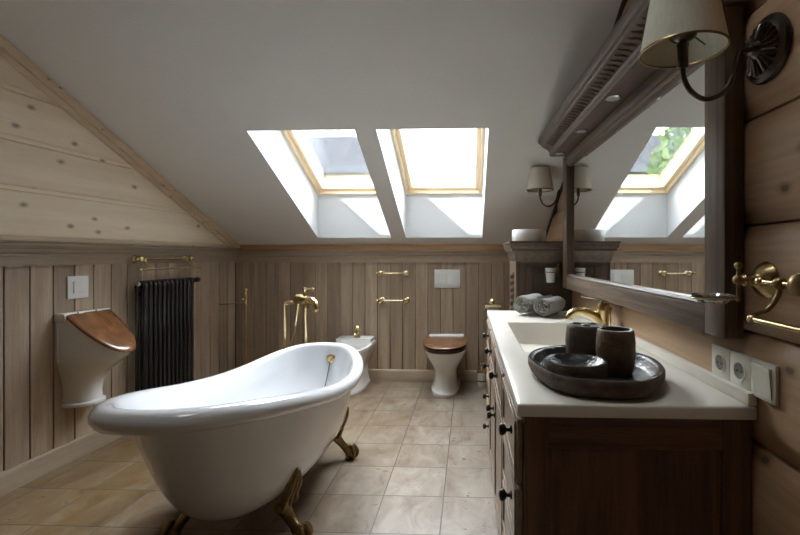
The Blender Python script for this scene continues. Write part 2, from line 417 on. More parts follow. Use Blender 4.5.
# roof windows
A = math.atan(.475); CA, SA = math.cos(A), math.sin(A)
def skylight(k, x0, x1, label, ya=2.93, yb=4.12):
    w = x1-x0; ln = (yb-ya)/CA
    r = thing('window_%d' % k, label, 'window'); r['kind'] = 'structure'
    mw = Matrix(((-1,0,0,(x0+x1)/2), (0,-CA,SA,yb), (0,SA,CA,1.826+.475*(4.12-yb)), (0,0,0,1)))
    r.matrix_world = mw
    h = w/2 - .001
    f = MB()
    t = .026
    for a, c in (((-h,0,-.05),(h,t,.07)), ((-h,ln-t,-.05),(h,ln,.07)), ((-h,t,-.05),(-h+t,ln-t,.07)), ((h-t,t,-.05),(h,ln-t,.07))): f.box(a, c, .003, 1)
    f.build('window_frame', M['pine_win'], r)
    s = MB(); u = t+.002; q = .038
    for a, c in (((-h+u,u,-.02),(h-u,u+q,.05)), ((-h+u,ln-u-q,-.02),(h-u,ln-u,.05)), ((-h+u,u+q,-.02),(-h+u+q,ln-u-q,.05)), ((h-u-q,u+q,-.02),(h-u,ln-u-q,.05))): s.box(a, c, .006, 2)
    s.build('sash', M['pine_win'], r)
    g = MB(); g.box((-h+u+q-.004, u+q-.004, .015), (h-u-q+.004, ln-u-q+.004, .033)); g.build('pane', M['glass'], r)
    L_ = bpy.data.lights.new('sky_portal', 'AREA'); L_.shape = 'RECTANGLE'; L_.size = w; L_.size_y = ln
    L_.cycles.is_portal = True
    lo = bpy.data.objects.new('sky_portal', L_); COL.objects.link(lo)
    lo.matrix_world = mw @ Matrix.Translation((0, ln/2, .09))
skylight(1, *RX[0], 'pine roof window above the toilet, plain sky behind its pane')
skylight(2, *RX[1], 'pine roof window above the bathtub, tree and house behind its pane')
skylight(3, *RX[0], 'added unseen pine roof window high up the slope, lets in fill daylight', *YS)  # added out of view to bring fill daylight to the pine wall


# ---------------- left wall: whitened pine boards above, limed oak wainscot below
lroot = (P0.x, P0.y, 0)
def left_struct(o): o.location = lroot; o.rotation_euler = (0,0,PHI); return o
b = MB(); seams = [1.29, 1.555, 1.814, 2.073, 2.33, 2.59, 2.85, 3.11, 3.37, 3.63, 3.9, 4.2]
for z0, z1 in zip(seams, seams[1:]):
    e0, e1 = min(sC(z0)+.04, S1), min(sC(z1)+.04, S1)
    if e1 < S0+.1: break
    g = .010
    # board profile: flat face, a stepped moulding at its lower edge
    prof = [(-.02,z0),(-.014,z0+.0005),(-.014,z0+.004),(-.006,z0+.006),(-.004,z0+.026),(.004,z0+.030),(.009,z0+.037),(.010,z0+.044),(.010,z1-.010),(.005,z1-.0005),(-.02,z1)]
    lo = [(d, S0, z) for d, z in prof]; hi = [(d, min(sC(z)+.02, S1), z) for d, z in prof]
    b.loft([lo, hi])
b.box((-.16,S0,-.02),(-.021,S1+.05,1.30))
b.prism([(-.16,S0,1.30),(-.16,S1+.05,1.30),(-.16,S1+.05,ZC(4.25)+.1),(-.16,S0,ZC(2.16+S0)+.2)], (.139,0,0))
struct(left_struct(b.build('wall_left', M['pine_l'], ang=30)), 'whitened pine plank wall rising to the slope of the ceiling', 'wall')
# wainscot boards
b = MB(); s = .143-.129*30
while s < S1:
    a, c = max(s+.0022, S0), min(s+.129-.0022, S1)
    if c-a > .02: b.box((-.008,a,.03),(.0,c,1.165), .0035, 1)
    s += .129
w = b.build('trim_1', M['taupe_z']); struct(left_struct(w), 'grey brown vertical wainscot boards on the wall with the radiator', 'wainscot')
b = MB(); b.box((-.02,S0,0),(-.009,S1,1.2)); g = b.build('groove_backing', M['groove'], w)
def cap_profile(z0=1.157):
    return [(0,z0),(.018,z0),(.018,z0+.052),(.022,z0+.056),(.022,z0+.066),(.03,z0+.07),(.036,z0+.08),(.038,z0+.092),(.044,z0+.094),(.05,z0+.104),(.054,z0+.11),(.054,z0+.122),(.048,z0+.126),(0,z0+.126)]
b = MB(); p = cap_profile(1.160); b.loft([[(d-.002,S0,z) for d,z in p], [(d-.002,S1-.001,z) for d,z in p]])
struct(left_struct(b.build('trim_2', M['taupe_y'], ang=25)), 'grey brown moulded cap rail under the whitened pine planks', 'cap rail')
bp = [(0,0),(.02,0),(.02,.095),(.014,.108),(.004,.114),(0,.114)]
b = MB(); b.loft([[(d,S0,z) for d,z in bp], [(d,S1,z) for d,z in bp]])
struct(left_struct(b.build('baseboard_left', M['taupe_y'], ang=25)), 'grey brown baseboard below the urinal and radiator', 'baseboard')
# pine strip along the slope
b = MB(); e0 = S0; e1 = S1-.001
def strip(d0, d1, h0, h1):
    b.prism([(d0,e0,ZC(2.16+.99886*e0)-h1),(d0,e1,ZC(2.16+.99886*e1)-h1),(d0,e1,ZC(2.16+.99886*e1)-h0),(d0,e0,ZC(2.16+.99886*e0)-h0)], (d1-d0,0,0), .004, 1)
strip(.011,.045,.004,.062); strip(.011,.03,.062,.10)
struct(left_struct(b.build('trim_3', M['pine_trim'], ang=25)), 'pale knotty pine strip following the ceiling slope', 'trim strip')

# ---------------- back wall
b = MB(); b.box((-2.85,YB+.0085,-.02),(XR+.15,YB+.15,1.6))
struct(b.build('wall_back', M['groove']), 'low knee wall behind the toilet and bidet', 'wall')
b = MB(); x = -1.008-.1222*11
XL = -2.285
while x < XR:
    a, c = max(x+.002, XL), min(x+.1222-.002, XR)
    if c-a > .02: b.box((a,YB,.03),(c,YB+.008,1.165), .0035, 1)
    x += .1222
w = b.build('trim_4', M['taupe_z']); struct(w, 'grey brown vertical wainscot boards behind the toilet', 'wainscot')
b = MB(); p = cap_profile(1.147); b.loft([[(XL,YB-d+.002,z) for d,z in p], [(XR,YB-d+.002,z) for d,z in p]])
struct(b.build('trim_5', M['taupe_x'], ang=25), 'grey brown moulded cap rail below the orange pine beam', 'cap rail')
b = MB(); b.loft([[(XL,YB-d,z) for d,z in bp], [(XR,YB-d,z) for d,z in bp]])
struct(b.build('baseboard_back', M['taupe_x'], ang=25), 'grey brown baseboard behind the toilet', 'baseboard')
b = MB(); b.box((XL,YB+.0,1.274),(-.79,YB+.02,1.325), .003, 1); b.box((-.787,YB+.0,1.274),(XR,YB+.02,1.325), .003, 1)
struct(b.build('trim_6', M['pine_beam']), 'orange pine beam strip between cap rail and ceiling', 'beam')

# ---------------- right wall: pine logs
b = MB(); zs = [-.08, .195, .47, .745, 1.02, 1.296, 1.567, 1.84, 2.11, 2.385, 2.66, 2.935, 3.21, 3.49, 3.77, 4.05, 4.3]
for z0, z1 in zip(zs, zs[1:]):
    prof = [(.035,z0+.001),(.022,z0+.004),(.014,z0+.022),(.005,z0+.042),(0,z0+.062),(0,z1-.045),(.005,z1-.022),(.018,z1-.004),(.035,z1-.001)]
    e = min(YC(z1)+.05, YB)
    if e < YF+.1: break
    b.loft([[(XR+d,YF,z) for d,z in prof], [(XR+d,min(YC(z)+.03,YB),z) for d,z in prof]])
b.prism([(XR+.036,YF,-.1),(XR+.036,YB+.1,-.1),(XR+.036,YB+.1,1.5),(XR+.036,YF,ZC(YF)+.2)], (.12,0,0))
struct(b.build('wall_right', M['pine_r'], ang=30), 'warm brown log wall behind the mirror and vanity', 'wall')
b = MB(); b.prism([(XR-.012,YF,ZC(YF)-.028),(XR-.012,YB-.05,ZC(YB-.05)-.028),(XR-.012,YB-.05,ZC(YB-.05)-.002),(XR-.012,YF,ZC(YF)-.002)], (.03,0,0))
struct(b.build('shade_strip', M['groove']), 'thin dark strip drawn as the shadow line where the log wall meets the ceiling', 'trim strip')  # dark strip put in for the shade line under the ceiling

# ---------------- wall behind the viewer
b = MB(); b.prism([(-2.85,YF,-.02),(XR+.15,YF,-.02),(XR+.15,YF,ZC(YF)+.2),(-2.85,YF,ZC(YF)+.2)], (0,-.12,0))
struct(b.build('wall_front', M['dark_oak_z']), 'dark oak lined wall at the tall end of the attic', 'wall')

# ================================================================== bathtub
TX, TY = -.99, 2.15
ZR = [(-.95,.762),(-.87,.752),(-.75,.733),(-.6,.708),(-.4,.670),(-.15,.622),(.1,.587),(.3,.571),(.5,.572),(.7,.592),(.9,.618),(1.0,.622)]
def rim_z(y): return slerp(ZR, y)
def tub_ring(w, yn, yf, zf, n=72, e0=2.25, e1=2.5):
    """superellipse ring; zf(rim y at the same angle) -> z"""
    r = []
    yc, hl = (yn+yf)/2, (yf-yn)/2
    for k in range(n):
        t = 2*PI*k/n; c, s = math.cos(t), math.sin(t)
        e = e1 if s > 0 else e0
        x = w*math.copysign(abs(c)**(2/e), c); q = math.copysign(abs(s)**(2/e), s)
        r.append((x, yc+hl*q, zf(-.0+.90*q)))
    return r
def make_tub():
    root = thing('bathtub', 'white clawfoot slipper bathtub standing on the travertine floor', 'bathtub', (TX,TY,0))
    zb = .135
    WO = [(0,.10),(.03,.16),(.08,.205),(.16,.245),(.28,.277),(.45,.300),(.7,.315),(1,.322)]
    YN = [(0,-.30),(.03,-.40),(.08,-.46),(.16,-.53),(.28,-.59),(.45,-.65),(.7,-.72),(1,-.795)]
    YF_ = [(0,.42),(.03,.52),(.08,.58),(.16,.64),(.28,.70),(.45,.755),(.7,.805),(1,.845)]
    rings = []
    ss = [0,.012,.03,.055,.08,.12,.16,.22,.28,.36,.45,.57,.7,.82,.92,1]
    for s in ss:
        rings.append(tub_ring(slerp(WO,s), slerp(YN,s), slerp(YF_,s), lambda y, s=s: zb+s*(rim_z(y)-.055-zb)))
    R = .033
    for a in (-120,-85,-50,-20,10,40,70,95,125,155,180):
        ca, sa = R*math.cos(math.radians(a)), R*math.sin(math.radians(a))
        rings.append(tub_ring(.358+ca*1.1, -.868-ca*1.3, .862+ca, lambda y, sa=sa: rim_z(y)-R+sa*(1.0 if sa > 0 else 1.25)))
    zi = .195
    for s in reversed(ss[1:-1]):
        rings.append(tub_ring(max(.05, slerp(WO,s)-.022), slerp(YN,s)+.022, slerp(YF_,s)-.022, lambda y, s=s: zi+s*(rim_z(y)-.06-zi)))
    b = MB(); b.loft(rings)
    b.build('tub_shell', M['enamel'], root, 50)
    # overflow rose, chain and plug
    oy, oz = .796, .520
    b = MB(); b.lathe([(0,-.012),(.032,-.012),(.033,-.004),(.027,.002),(.02,.004),(.015,.009),(.0,.010)], (.060,oy,oz), (0,-1,.12), 24)
    ov = b.build('overflow_plate', M['brass'], root)
    b = MB(); b.ball((.072,oy-.022,oz+.004), .010, 10); b.build('overflow_knob', M['brass_d'], ov)
    pts = [(.058,oy-.014,oz-.012),(.052,.745,.42),(.046,.672,.32),(.042,.545,.226),(.04,oy-.2,.222)]
    b = MB(); b.tube(pts, .0028, 8, 6); b.build('plug_chain', M['knob'], root)
    b = MB(); b.lathe([(0,0),(.026,0),(.024,.012),(.01,.016),(.006,.026),(0,.027)], (.04,oy-.22,.200), (0,0,1), 20); b.build('plug', M['brass'], root)
    # ball and claw feet
    def foot(x, y, dx, dy):
        d = Vector((dx,dy,0)).normalized(); t = Vector((-d.y,d.x,0)); o = Vector((x,y,0))
        P = lambda r, w, z: tuple(o + d*r + t*w + Vector((0,0,z)))
        b = MB(); rings = []
        path = [(-.012,.315,.006,.006),(-.018,.30,.016,.010),(-.026,.28,.028,.014),(-.032,.26,.035,.016),(-.040,.235,.037,.018),(-.052,.21,.034,.020),(-.066,.185,.036,.024),(-.076,.165,.045,.028),(-.080,.145,.042,.028),(-.072,.125,.030,.024),(-.056,.105,.025,.021),(-.038,.085,.022,.019),(-.022,.068,.023,.020),(-.008,.05,.026,.024)]
        for r, z, w, th in path:
            ring = []
            for k in range(16):
                a = 2*PI*k/16; ridge = 1+.16*math.cos(3*a)*(1 if z > .13 else .3)
                ring.append(P(r+th*math.cos(a)*ridge, w*math.sin(a)*ridge, z+.5*th*math.cos(a)))
            rings.append(ring)
        b.loft(rings)
        # acanthus ribs and volutes
        for q in (-.6, 0, .6):
            b.tube([P(-.004,q*.012,.305),(P(-.010,q*.036,.27)),(P(-.016,q*.05,.235)),(P(-.034,q*.05,.20)),(P(-.046,q*.07,.165)),(P(-.06,q*.055,.14))], [.003,.006,.006,.007,.009,.006], 8, 4)
        for q in (-1, 1):
            sp = []
            for k in range(22):
                a = k*.55; rr = .024*(1-k/26)
                sp.append(P(-.066+rr*math.cos(a), q*.043, .158+rr*math.sin(a)))
            b.tube(sp, .0065, 8)
            b.ball(P(-.066,q*.045,.158), .010, 8)
        f = b.build('claw_foot', M['brass_d'], root)
        b = MB(); b.ball(P(.008,0,.034), .034, 18); b.build('ball', M['brass_d'], f)
        c = MB()
        for q in (-1, 0, 1):
            u = (d*math.cos(q*.95)+t*math.sin(q*.95)); cc = o+d*.008
            pr = lambda r, z: tuple(cc+u*r+Vector((0,0,z)))
            c.tube([pr(-.002,.074), pr(.018,.076), pr(.034,.062), pr(.041,.042), pr(.039,.022), pr(.030,.006)], [.011,.012,.010,.010,.008,.003], 10, 4)
            c.ball(pr(.019,.076), .0135, 10); c.ball(pr(.036,.055), .012, 10)
        c.build('claw', M['brass_d'], f)
    for sx in (-1, 1):
        foot(sx*.272, -.30, sx, -.25)
        foot(sx*.272, .475, sx, .15)
make_tub()

# ================================================================== bath filler
def make_filler():
    r = thing('bath_filler', 'floor standing brass bath filler with hand shower behind the bathtub', 'tap', (-1.255,3.15,0))
    x0, x1 = -.077, .077
    for x in (x0, x1):
        p = MB()
        p.lathe([(0,0),(.034,0),(.034,.006),(.022,.016),(.015,.022),(.0165,.03),(.0165,.84)], (x,0,0), n=20)
        p.build('pillar', M['brass_l'], r)
    b = MB(); b.tube([(x0,0,.83),(x0,0,.862),(x0+.012,0,.874),(x0+.03,0,.876),(x1+.02,0,.876)], .0135, 16, 4)
    b.lathe([(0,0),(.0175,0),(.0175,.02),(0,.02)], (x0+.03,0,.876), (1,0,0), 16)
    b.build('crossbar', M['brass_l'], r)
    b = MB(); b.lathe([(0,0),(.03,0),(.044,.012),(.047,.05),(.042,.088),(.026,.10),(.026,.11),(0,.11)], (-.005,-.0,.896), (1,0,-.12), 22)
    b.build('valve_body', M['brass_d'], r)
    b = MB(); b.tube([(.07,-.005,.888),(.11,-.02,.896),(.145,-.035,.888),(.166,-.045,.858),(.172,-.048,.825)], [.025,.025,.024,.023,.022], 14, 5)
    b.lathe([(0,0),(.024,0),(.024,.012),(0,.012)], (.172,-.048,.818), (0,0,1), 16)
    b.build('spout', M['brass_l'], r)
    b = MB(); b.lathe([(0,0),(.015,0),(.013,.02),(.009,.035),(.011,.05),(.017,.058),(.017,.07),(0,.074)], (.072,-.005,.915), n=16)
    b.tube([(.072,-.005,.97),(.10,-.015,.978),(.135,-.025,.976)], .006, 10, 3); b.ball((.138,-.026,.976), .009, 10)
    b.build('lever', M['brass_l'], r)
    b = MB(); b.tube([(.036,-.035,.872),(.034,-.036,.84),(.026,-.038,.79),(.018,-.04,.735)], [.015,.013,.012,.009], 12, 4)
    b.ball((.017,-.04,.725), .012, 10)
    h = b.build('hand_shower', M['brass_l'], r)
    b = MB(); b.tube([(.017,-.04,.72),(.005,-.03,.66),(-.045,-.02,.52),(-.05,-.01,.36),(.0,0,.25),(.06,.0,.33),(.082,.016,.55),(.084,.018,.86)], .0045, 8, 8)
    b.build('shower_hose', M['brass'], r)
make_filler()

# ================================================================== towel stand in the corner
def make_stand():
    r = thing('towel_stand', 'thin brass towel stand with swing arms in the wainscot corner', 'towel stand', (-1.90,3.70,0))
    b = MB(); b.lathe([(0,0),(.11,0),(.11,.012),(.09,.02),(.02,.026),(.012,.045),(0,.045)], n=32); b.build('base', M['brass'], r)
    b = MB(); b.lathe([(0,.03),(.0085,.03),(.0085,.80),(.013,.803),(.013,.82),(.0085,.823),(.0085,.86),(.013,.863),(.013,.878),(.008,.882),(.006,.90),(.011,.912),(.012,.92),(.008,.93),(.0,.938)], n=16); b.build('pole', M['brass'], r)
    b = MB(); b.tube([(0,0,.812),(-.09,-.01,.806),(-.215,-.02,.80)], .0038, 10, 3); b.ball((-.218,-.02,.80), .009, 10); b.build('arm', M['brass'], r)
    b = MB(); b.tube([(0,0,.87),(.04,-.10,.868),(.09,-.22,.866)], .0038, 10, 3); b.ball((.092,-.225,.866), .009, 10); b.build('arm', M['brass'], r)
make_stand()

# ================================================================== toilet and bidet
def egg(w, yb, yf, z, n=40, e=2.3, yw=None):
    """plan outline: straight back edge at yb (wall), rounded front at yf; z may be a function of y"""
    pts = []
    ym = yb - .38*(yb-yf) if yw is None else yw
    for k in range(n+1):
        t = -PI + PI*k/n          # front half, from -x over the front to +x
        c, s = math.cos(t), math.sin(t)
        pts.append((w*math.copysign(abs(c)**(2/e), c), ym + (ym-yf)*math.copysign(abs(s)**(2/e), s)))
    pts += [(w, yb), (-w, yb)]
    zf = z if callable(z) else (lambda y: z)
    return [(x, y, zf(y)) for x, y in pts]
def make_toilet():
    r = thing('toilet', 'white pedestal toilet with a brown wooden seat and lid', 'toilet', (-.213,YB,0))
    b = MB(); B = -.003-.02
    rings = []
    for z, w, yf in ((0,.128,-.470),(.022,.128,-.470),(.030,.118,-.455),(.05,.110,-.440),(.10,.102,-.425),(.17,.102,-.425),(.215,.112,-.445),(.26,.135,-.485),(.305,.160,-.520),(.345,.180,-.542),(.365,.187,-.552),(.372,.192,-.558),(.386,.192,-.558)):
        rings.append(egg(w, B, yf, z, e=2.3))
    rings.append(egg(.175, B, -.54, .389))
    b.loft(rings)
    b.box((-.165,-.095,.38),(.165,B,.470), .012, 3)
    b.build('bowl', M['ceramic'], r, 42)
    b = MB(); b.loft([egg(.188,-.105,-.552,.3905), egg(.194,-.10,-.560,.396), egg(.194,-.10,-.560,.418), egg(.188,-.105,-.553,.4225)]); b.build('seat', M['lid_dark'], r, 50)
    b = MB(); zf = lambda h: (lambda y: h+.012*(y+.56)/.45)
    b.loft([egg(.188,-.105,-.552,zf(.424)), egg(.195,-.10,-.562,zf(.428)), egg(.196,-.10,-.563,zf(.436)), egg(.190,-.103,-.556,zf(.443)), egg(.12,-.13,-.46,zf(.445))])
    b.build('lid', M['lid_t'], r, 50)
    for x in (-.08,.08):
        b = MB(); b.lathe([(0,-.02),(.011,-.02),(.011,.02),(0,.02)], (x,-.085,.44), (1,0,0), 14); b.build('hinge', M['brass'], r)
make_toilet()
def make_bidet():
    r = thing('bidet', 'white pedestal bidet with brass tap half hidden by the bathtub', 'bidet', (-1.075,YB,0))
    b = MB(); B = -.023
    rings = []
    for z, w, yf in ((0,.128,-.47),(.022,.128,-.47),(.032,.116,-.455),(.10,.100,-.425),(.17,.102,-.425),(.22,.115,-.45),(.28,.145,-.50),(.33,.160,-.53),(.36,.172,-.55),(.375,.178,-.558),(.395,.178,-.558)):
        rings.append(egg(w, B, yf, z))
    rings.append(egg(.150, B-.10, -.53, .398)); rings.append(egg(.135, B-.13, -.50, .37)); rings.append(egg(.08, B-.18, -.40, .28))
    b.loft(rings)
    b.loft([[(x,y,z) for x, y in ((-w,-.175),(w,-.175),(w,B),(-w,B))] for w, z in ((.175,.37),(.177,.40),(.160,.410),(.160,.418),(.165,.424),(.165,.436),(.158,.442))])
    b.build('bowl', M['ceramic'], r, 42)
    b = MB(); b.lathe([(0,0),(.032,0),(.032,.006),(.022,.014),(.020,.035),(.023,.05),(.016,.06),(.014,.07),(.025,.085),(.027,.10),(.016,.115),(0,.119)], (0.02,-.115,.4405), n=20)
    b.tube([(.02,-.115,.48),(.02,-.15,.495),(.02,-.19,.485),(.02,-.205,.465)], [.013,.013,.012,.011], 12, 4)
    b.build('tap', M['brass'], r)
make_bidet()

# flush plates
def plate(name, label, w, h, root_loc, rz, buttons, mat, cat):
    """wall plate: local y = 0 on the wall, facing -y"""
    r = thing(name, label, cat, root_loc, rz)
    b = MB(); b.box((-w/2,-.012,-h/2),(w/2,0,h/2), .004, 2); b.build('cover_plate', mat, r)
    for (x0,z0,x1,z1) in buttons:
        b = MB(); b.box((x0,-.020,z0),(x1,-.008,z1), .003, 2); b.build('button', mat, r)
    return r
plate('flush_plate', 'white two button flush plate on the boards above the toilet', .246, .175, (-.209,YB,.992), 0, [(-.078,-.056,-.004,.056),(.004,-.056,.078,.056)], M['white_plastic'], 'flush plate')
s, z = .414, 1.027
pl = lw(s, 0, z)
plate('flush_plate', 'white single button flush plate on the boards above the urinal', .135, .135, pl, PHI+PI/2, [(-.036,-.036,.036,.036)], M['white_plastic'], 'flush plate')

# small brass rails above the bidet corner
def small_rail(z, label):
    r = thing('towel_bar', label, 'towel bar', (-.72,YB,z), group='small brass towel bars on the back wainscot')
    for x in (-.122, .122):
        b = MB(); b.lathe([(0,0),(.031,0),(.031,.006),(.024,.014),(.015,.02),(.013,.030),(.026,.040),(.030,.053),(.025,.066),(.012,.073),(0,.074)], (x,0,0), (0,-1,0), 22); b.build('rosette', M['brass_l'], r)
    b = MB(); b.lathe([(0,-.165),(.0048,-.165),(.0048,.135),(0,.135)], (0,-.053,0), (1,0,0), 12)
    b.ball((-.167,-.053,0), .008, 10); b.build('bar', M['brass_l'], r)
    return r
small_rail(1.046, 'upper of two short brass bars on the boards beside the toilet')
small_rail(.785, 'lower of two short brass bars on the boards beside the toilet')

# paper holder and brush
def paper_holder():
    r = thing('toilet_paper_holder', 'brass toilet paper holder showing just past the far end of the vanity top', 'paper holder', (.225,YB,.715))
    b = MB(); b.lathe([(0,0),(.03,0),(.03,.006),(.02,.014),(.012,.02),(.011,.05),(.016,.058),(.016,.068),(0,.07)], (0,0,.055), (0,-1,0), 20); b.build('rosette', M['brass_l'], r)
    b = MB(); b.loft([[(x, -.062-.050*math.sin(a)*1.0, -.005+.052*math.cos(a)) for a in [i*PI/2/10-.25 for i in range(11)]] + [(x, -.062-.047*math.sin(a), -.005+.049*math.cos(a)) for a in [i*PI/2/10-.25 for i in range(10,-1,-1)]] for x in (-.075,.075)])
    b.build('cover', M['brass_l'], r)
    b = MB(); b.lathe([(0,-.085),(.006,-.085),(.006,.085),(0,.085)], (0,-.062,-.012), (1,0,0), 12); b.build('rod', M['brass_l'], r)
    b = MB(); b.lathe([(.018,-.052),(.044,-.052),(.044,.052),(.018,.052)], (0,-.062,-.012), (1,0,0), 28); b.build('paper_roll', M['paper'], r)
paper_holder()
def brush():
    r = thing('toilet_brush', 'toilet brush in a white glass holder with brass lid near the vanity', 'toilet brush', (.118,4.13,0))
    b = MB(); b.lathe([(0,0),(.040,0),(.042,.006),(.043,.13),(.040,.13),(.039,.01),(0,.01)], n=28); b.build('holder', M['ceramic'], r)
    b = MB(); b.lathe([(.0435,.045),(.047,.047),(.047,.055),(.0435,.057)], n=28); b.build('ring', M['brass_d'], r)
    b = MB(); b.lathe([(.0435,.128),(.047,.13),(.047,.138),(.0435,.14)], n=28); b.build('ring', M['brass_d'], r)
    b = MB(); b.lathe([(0,.139),(.045,.139),(.040,.150),(.02,.158),(.009,.166),(.008,.185),(.016,.196),(.021,.21),(.016,.225),(0,.231)], n=24); b.build('handle', M['brass_l'], r)
brush()

# ================================================================== urinal
def dsec(w, d, z, n=28, e=2.3):
    """D outline on the wall: back edge on d=0; local x outward, y along the wall"""
    pts = []
    for k in range(n+1):
        t = -PI/2 + PI*k/n; c, s = math.cos(t), math.sin(t)
        pts.append((d*abs(c)**(2/e), w*math.copysign(abs(s)**(2/e), s)))
    zf = z if callable(z) else (lambda q: z)
    return [(x, y, zf(x)) for x, y in pts]
def make_urinal():
    c = lw(.425, 0, 0)
    r = thing('urinal', 'white wall mounted urinal with a brown wooden lid', 'urinal', c, PHI)
    slope = lambda q: .862 - max(q-.055, 0)*.84
    b = MB(); rings = []
    for z, w, d in ((.330,.106,.128),(.332,.112,.138),(.346,.112,.138),(.354,.102,.122),(.40,.098,.118),(.45,.102,.128),(.495,.110,.150),(.53,.120,.185),(.56,.129,.225),(.59,.136,.268),(.615,.141,.298)):
        rings.append(dsec(w, d, z))
    top = .615
    def zz(f, d0):   # ramps from the level ring to the slanted rim
        return lambda q: top + (slope(q)-top)*f
    for f in (.2,.4,.6,.8,1.0):
        rings.append(dsec(.141+.005*f, .300+.016*f, zz(f, .34)))
    rings.append(dsec(.134, .295, lambda q: slope(q)+.004))
    b.loft(rings)
    b.box((0,-.156,.835),(.066,.156,.885), .008, 2)
    b.box((0,-.148,.60),(.02,.148,.86), .006, 2)
    b.build('bowl', M['ceramic'], r, 45)
    b = MB(); sl = lambda h: (lambda q: slope(q)+h)
    def lidring(k, h, n=36):
        pts = []
        for i in range(n+1):
            t = -PI/2+PI*i/n; cc, s = math.cos(t), math.sin(t)
            x = .074+(.258-k)*abs(cc)**(2/2.1); y = (.150-k)*math.copysign(abs(s)**(2/2.5), s)
            pts.append((x,y,slope(x)+h))
        return pts
    b.loft([lidring(.008,.0065), lidring(0,.012), lidring(0,.022), lidring(.006,.029), lidring(.03,.032)])
    b.build('lid', M['lid'], r, 50)
    for y in (-.06,.06):
        b = MB(); b.lathe([(0,-.015),(.008,-.015),(.008,.015),(0,.015)], (.072,y,.880), (0,1,0), 12); b.build('hinge', M['ceramic'], r)
make_urinal()

# ================================================================== radiator and double rail
def make_radiator():
    r = thing('radiator', 'black tubular column radiator hanging on the wainscot', 'radiator', lw(.795,0,0), PHI)
    n, pitch = 12, .0435
    z0, z1 = .20, 1.022
    col = None
    for k in range(n):
        y = .02 + k*pitch
        b = MB()
        if col is None:
            for x in (.048,.108):
                b.tube([(x,0,z0+.03),(x,0,z1-.03)], .0122, 14)
            for z in (z0,z1):
                sgn = 1 if z == z0 else -1
                b.tube([(.048,0,z+sgn*.032),(.050,0,z+sgn*.012),(.062,0,z),(.078,0,z),(.094,0,z),(.106,0,z+sgn*.012),(.108,0,z+sgn*.032)], .0165, 12, 3)
                b.lathe([(0,-pitch/2+.0005),(.021,-pitch/2+.0005),(.021,pitch/2-.0005),(0,pitch/2-.0005)], (.078,0,z), (0,1,0), 18)
            col = b.build('column', M['black_metal'], r)
            col.location = (0,y,0)
        else:
            c = col.copy(); COL.objects.link(c); c.parent = r; c.location = (0,y,0)
    ye = .02+(n-.5)*pitch
    b = MB(); b.lathe([(0,0),(.014,0),(.014,.012),(.019,.014),(.019,.045),(.015,.05),(.015,.062),(.02,.064),(.021,.095),(.016,.103),(0,.104)], (.078,ye,z1-.005), (0,1,0), 18); b.build('valve', M['black_metal'], r)
    for z in (z0,z1):
        b = MB(); b.lathe([(0,0),(.018,0),(.02,.004),(.014,.012),(0,.013)], (.078,-.006,z), (0,-1,0), 16); b.build('end_plug', M['chrome'], r)
    for y in (.085,.43):
        b = MB(); b.box((0,y-.012,.93),(.06,y+.012,.955), .003, 1); b.build('bracket', M['black_metal'], r)
    b = MB(); b.tube([(.078,.52,.195),(.078,.54,.15),(.078,.54,0)], .011, 12, 3); b.build('supply_pipe', M['black_metal'], r)
make_radiator()
def double_rail(loc, rz, half, label, lo, hi, mats=('brass_l','brass'), back=None, arms=None):
    """towel rail with a back bar between two rosettes and a lower front bar on bent arms; local x outward, y along the wall"""
    r = thing('towel_rail', label, 'towel rail', loc, rz)
    m1, m2 = M[mats[0]], M[mats[1]]
    for y in (-half, half):
        b = MB(); b.lathe([(0,0),(.036,0),(.036,.006),(.031,.012),(.027,.022),(.016,.03),(.013,.044),(.02,.05),(.024,.062),(.02,.076),(.010,.083),(0,.084)], (0,y,0), (1,0,0), 24); b.build('rosette', m2, r)
    k0, k1 = back or (-half-.03, half+.03)
    b = MB(); b.lathe([(0,k0),(.0065,k0),(.0065,k1),(0,k1)], (.062,0,0), (0,1,0), 12)
    for y in (k0, k1): b.ball((.062,y,0), .012, 12)
    b.build('back_bar', m1, r)
    for y in (arms or (-half+.04, half-.04)):
        b = MB(); b.ball((.062,y,0), .014, 12); b.tube([(.062,y,-.005),(.068,y,-.03),(.09,y,-.055),(.118,y,-.066),(.128,y,-.07)], .0055, 10, 4); b.build('bent_arm', m2, r)
    b = MB(); b.lathe([(0,lo),(.0055,lo),(.0055,hi),(0,hi)], (.128,0,-.072), (0,1,0), 12)
    for y in (lo, hi): b.ball((.128,y,-.072), .010, 12)
    b.build('front_bar', m1, r)
    return r
double_rail(lw(1.085,0,1.193), PHI, .255, 'bright brass double towel rail above the black radiator', -.335, .275)

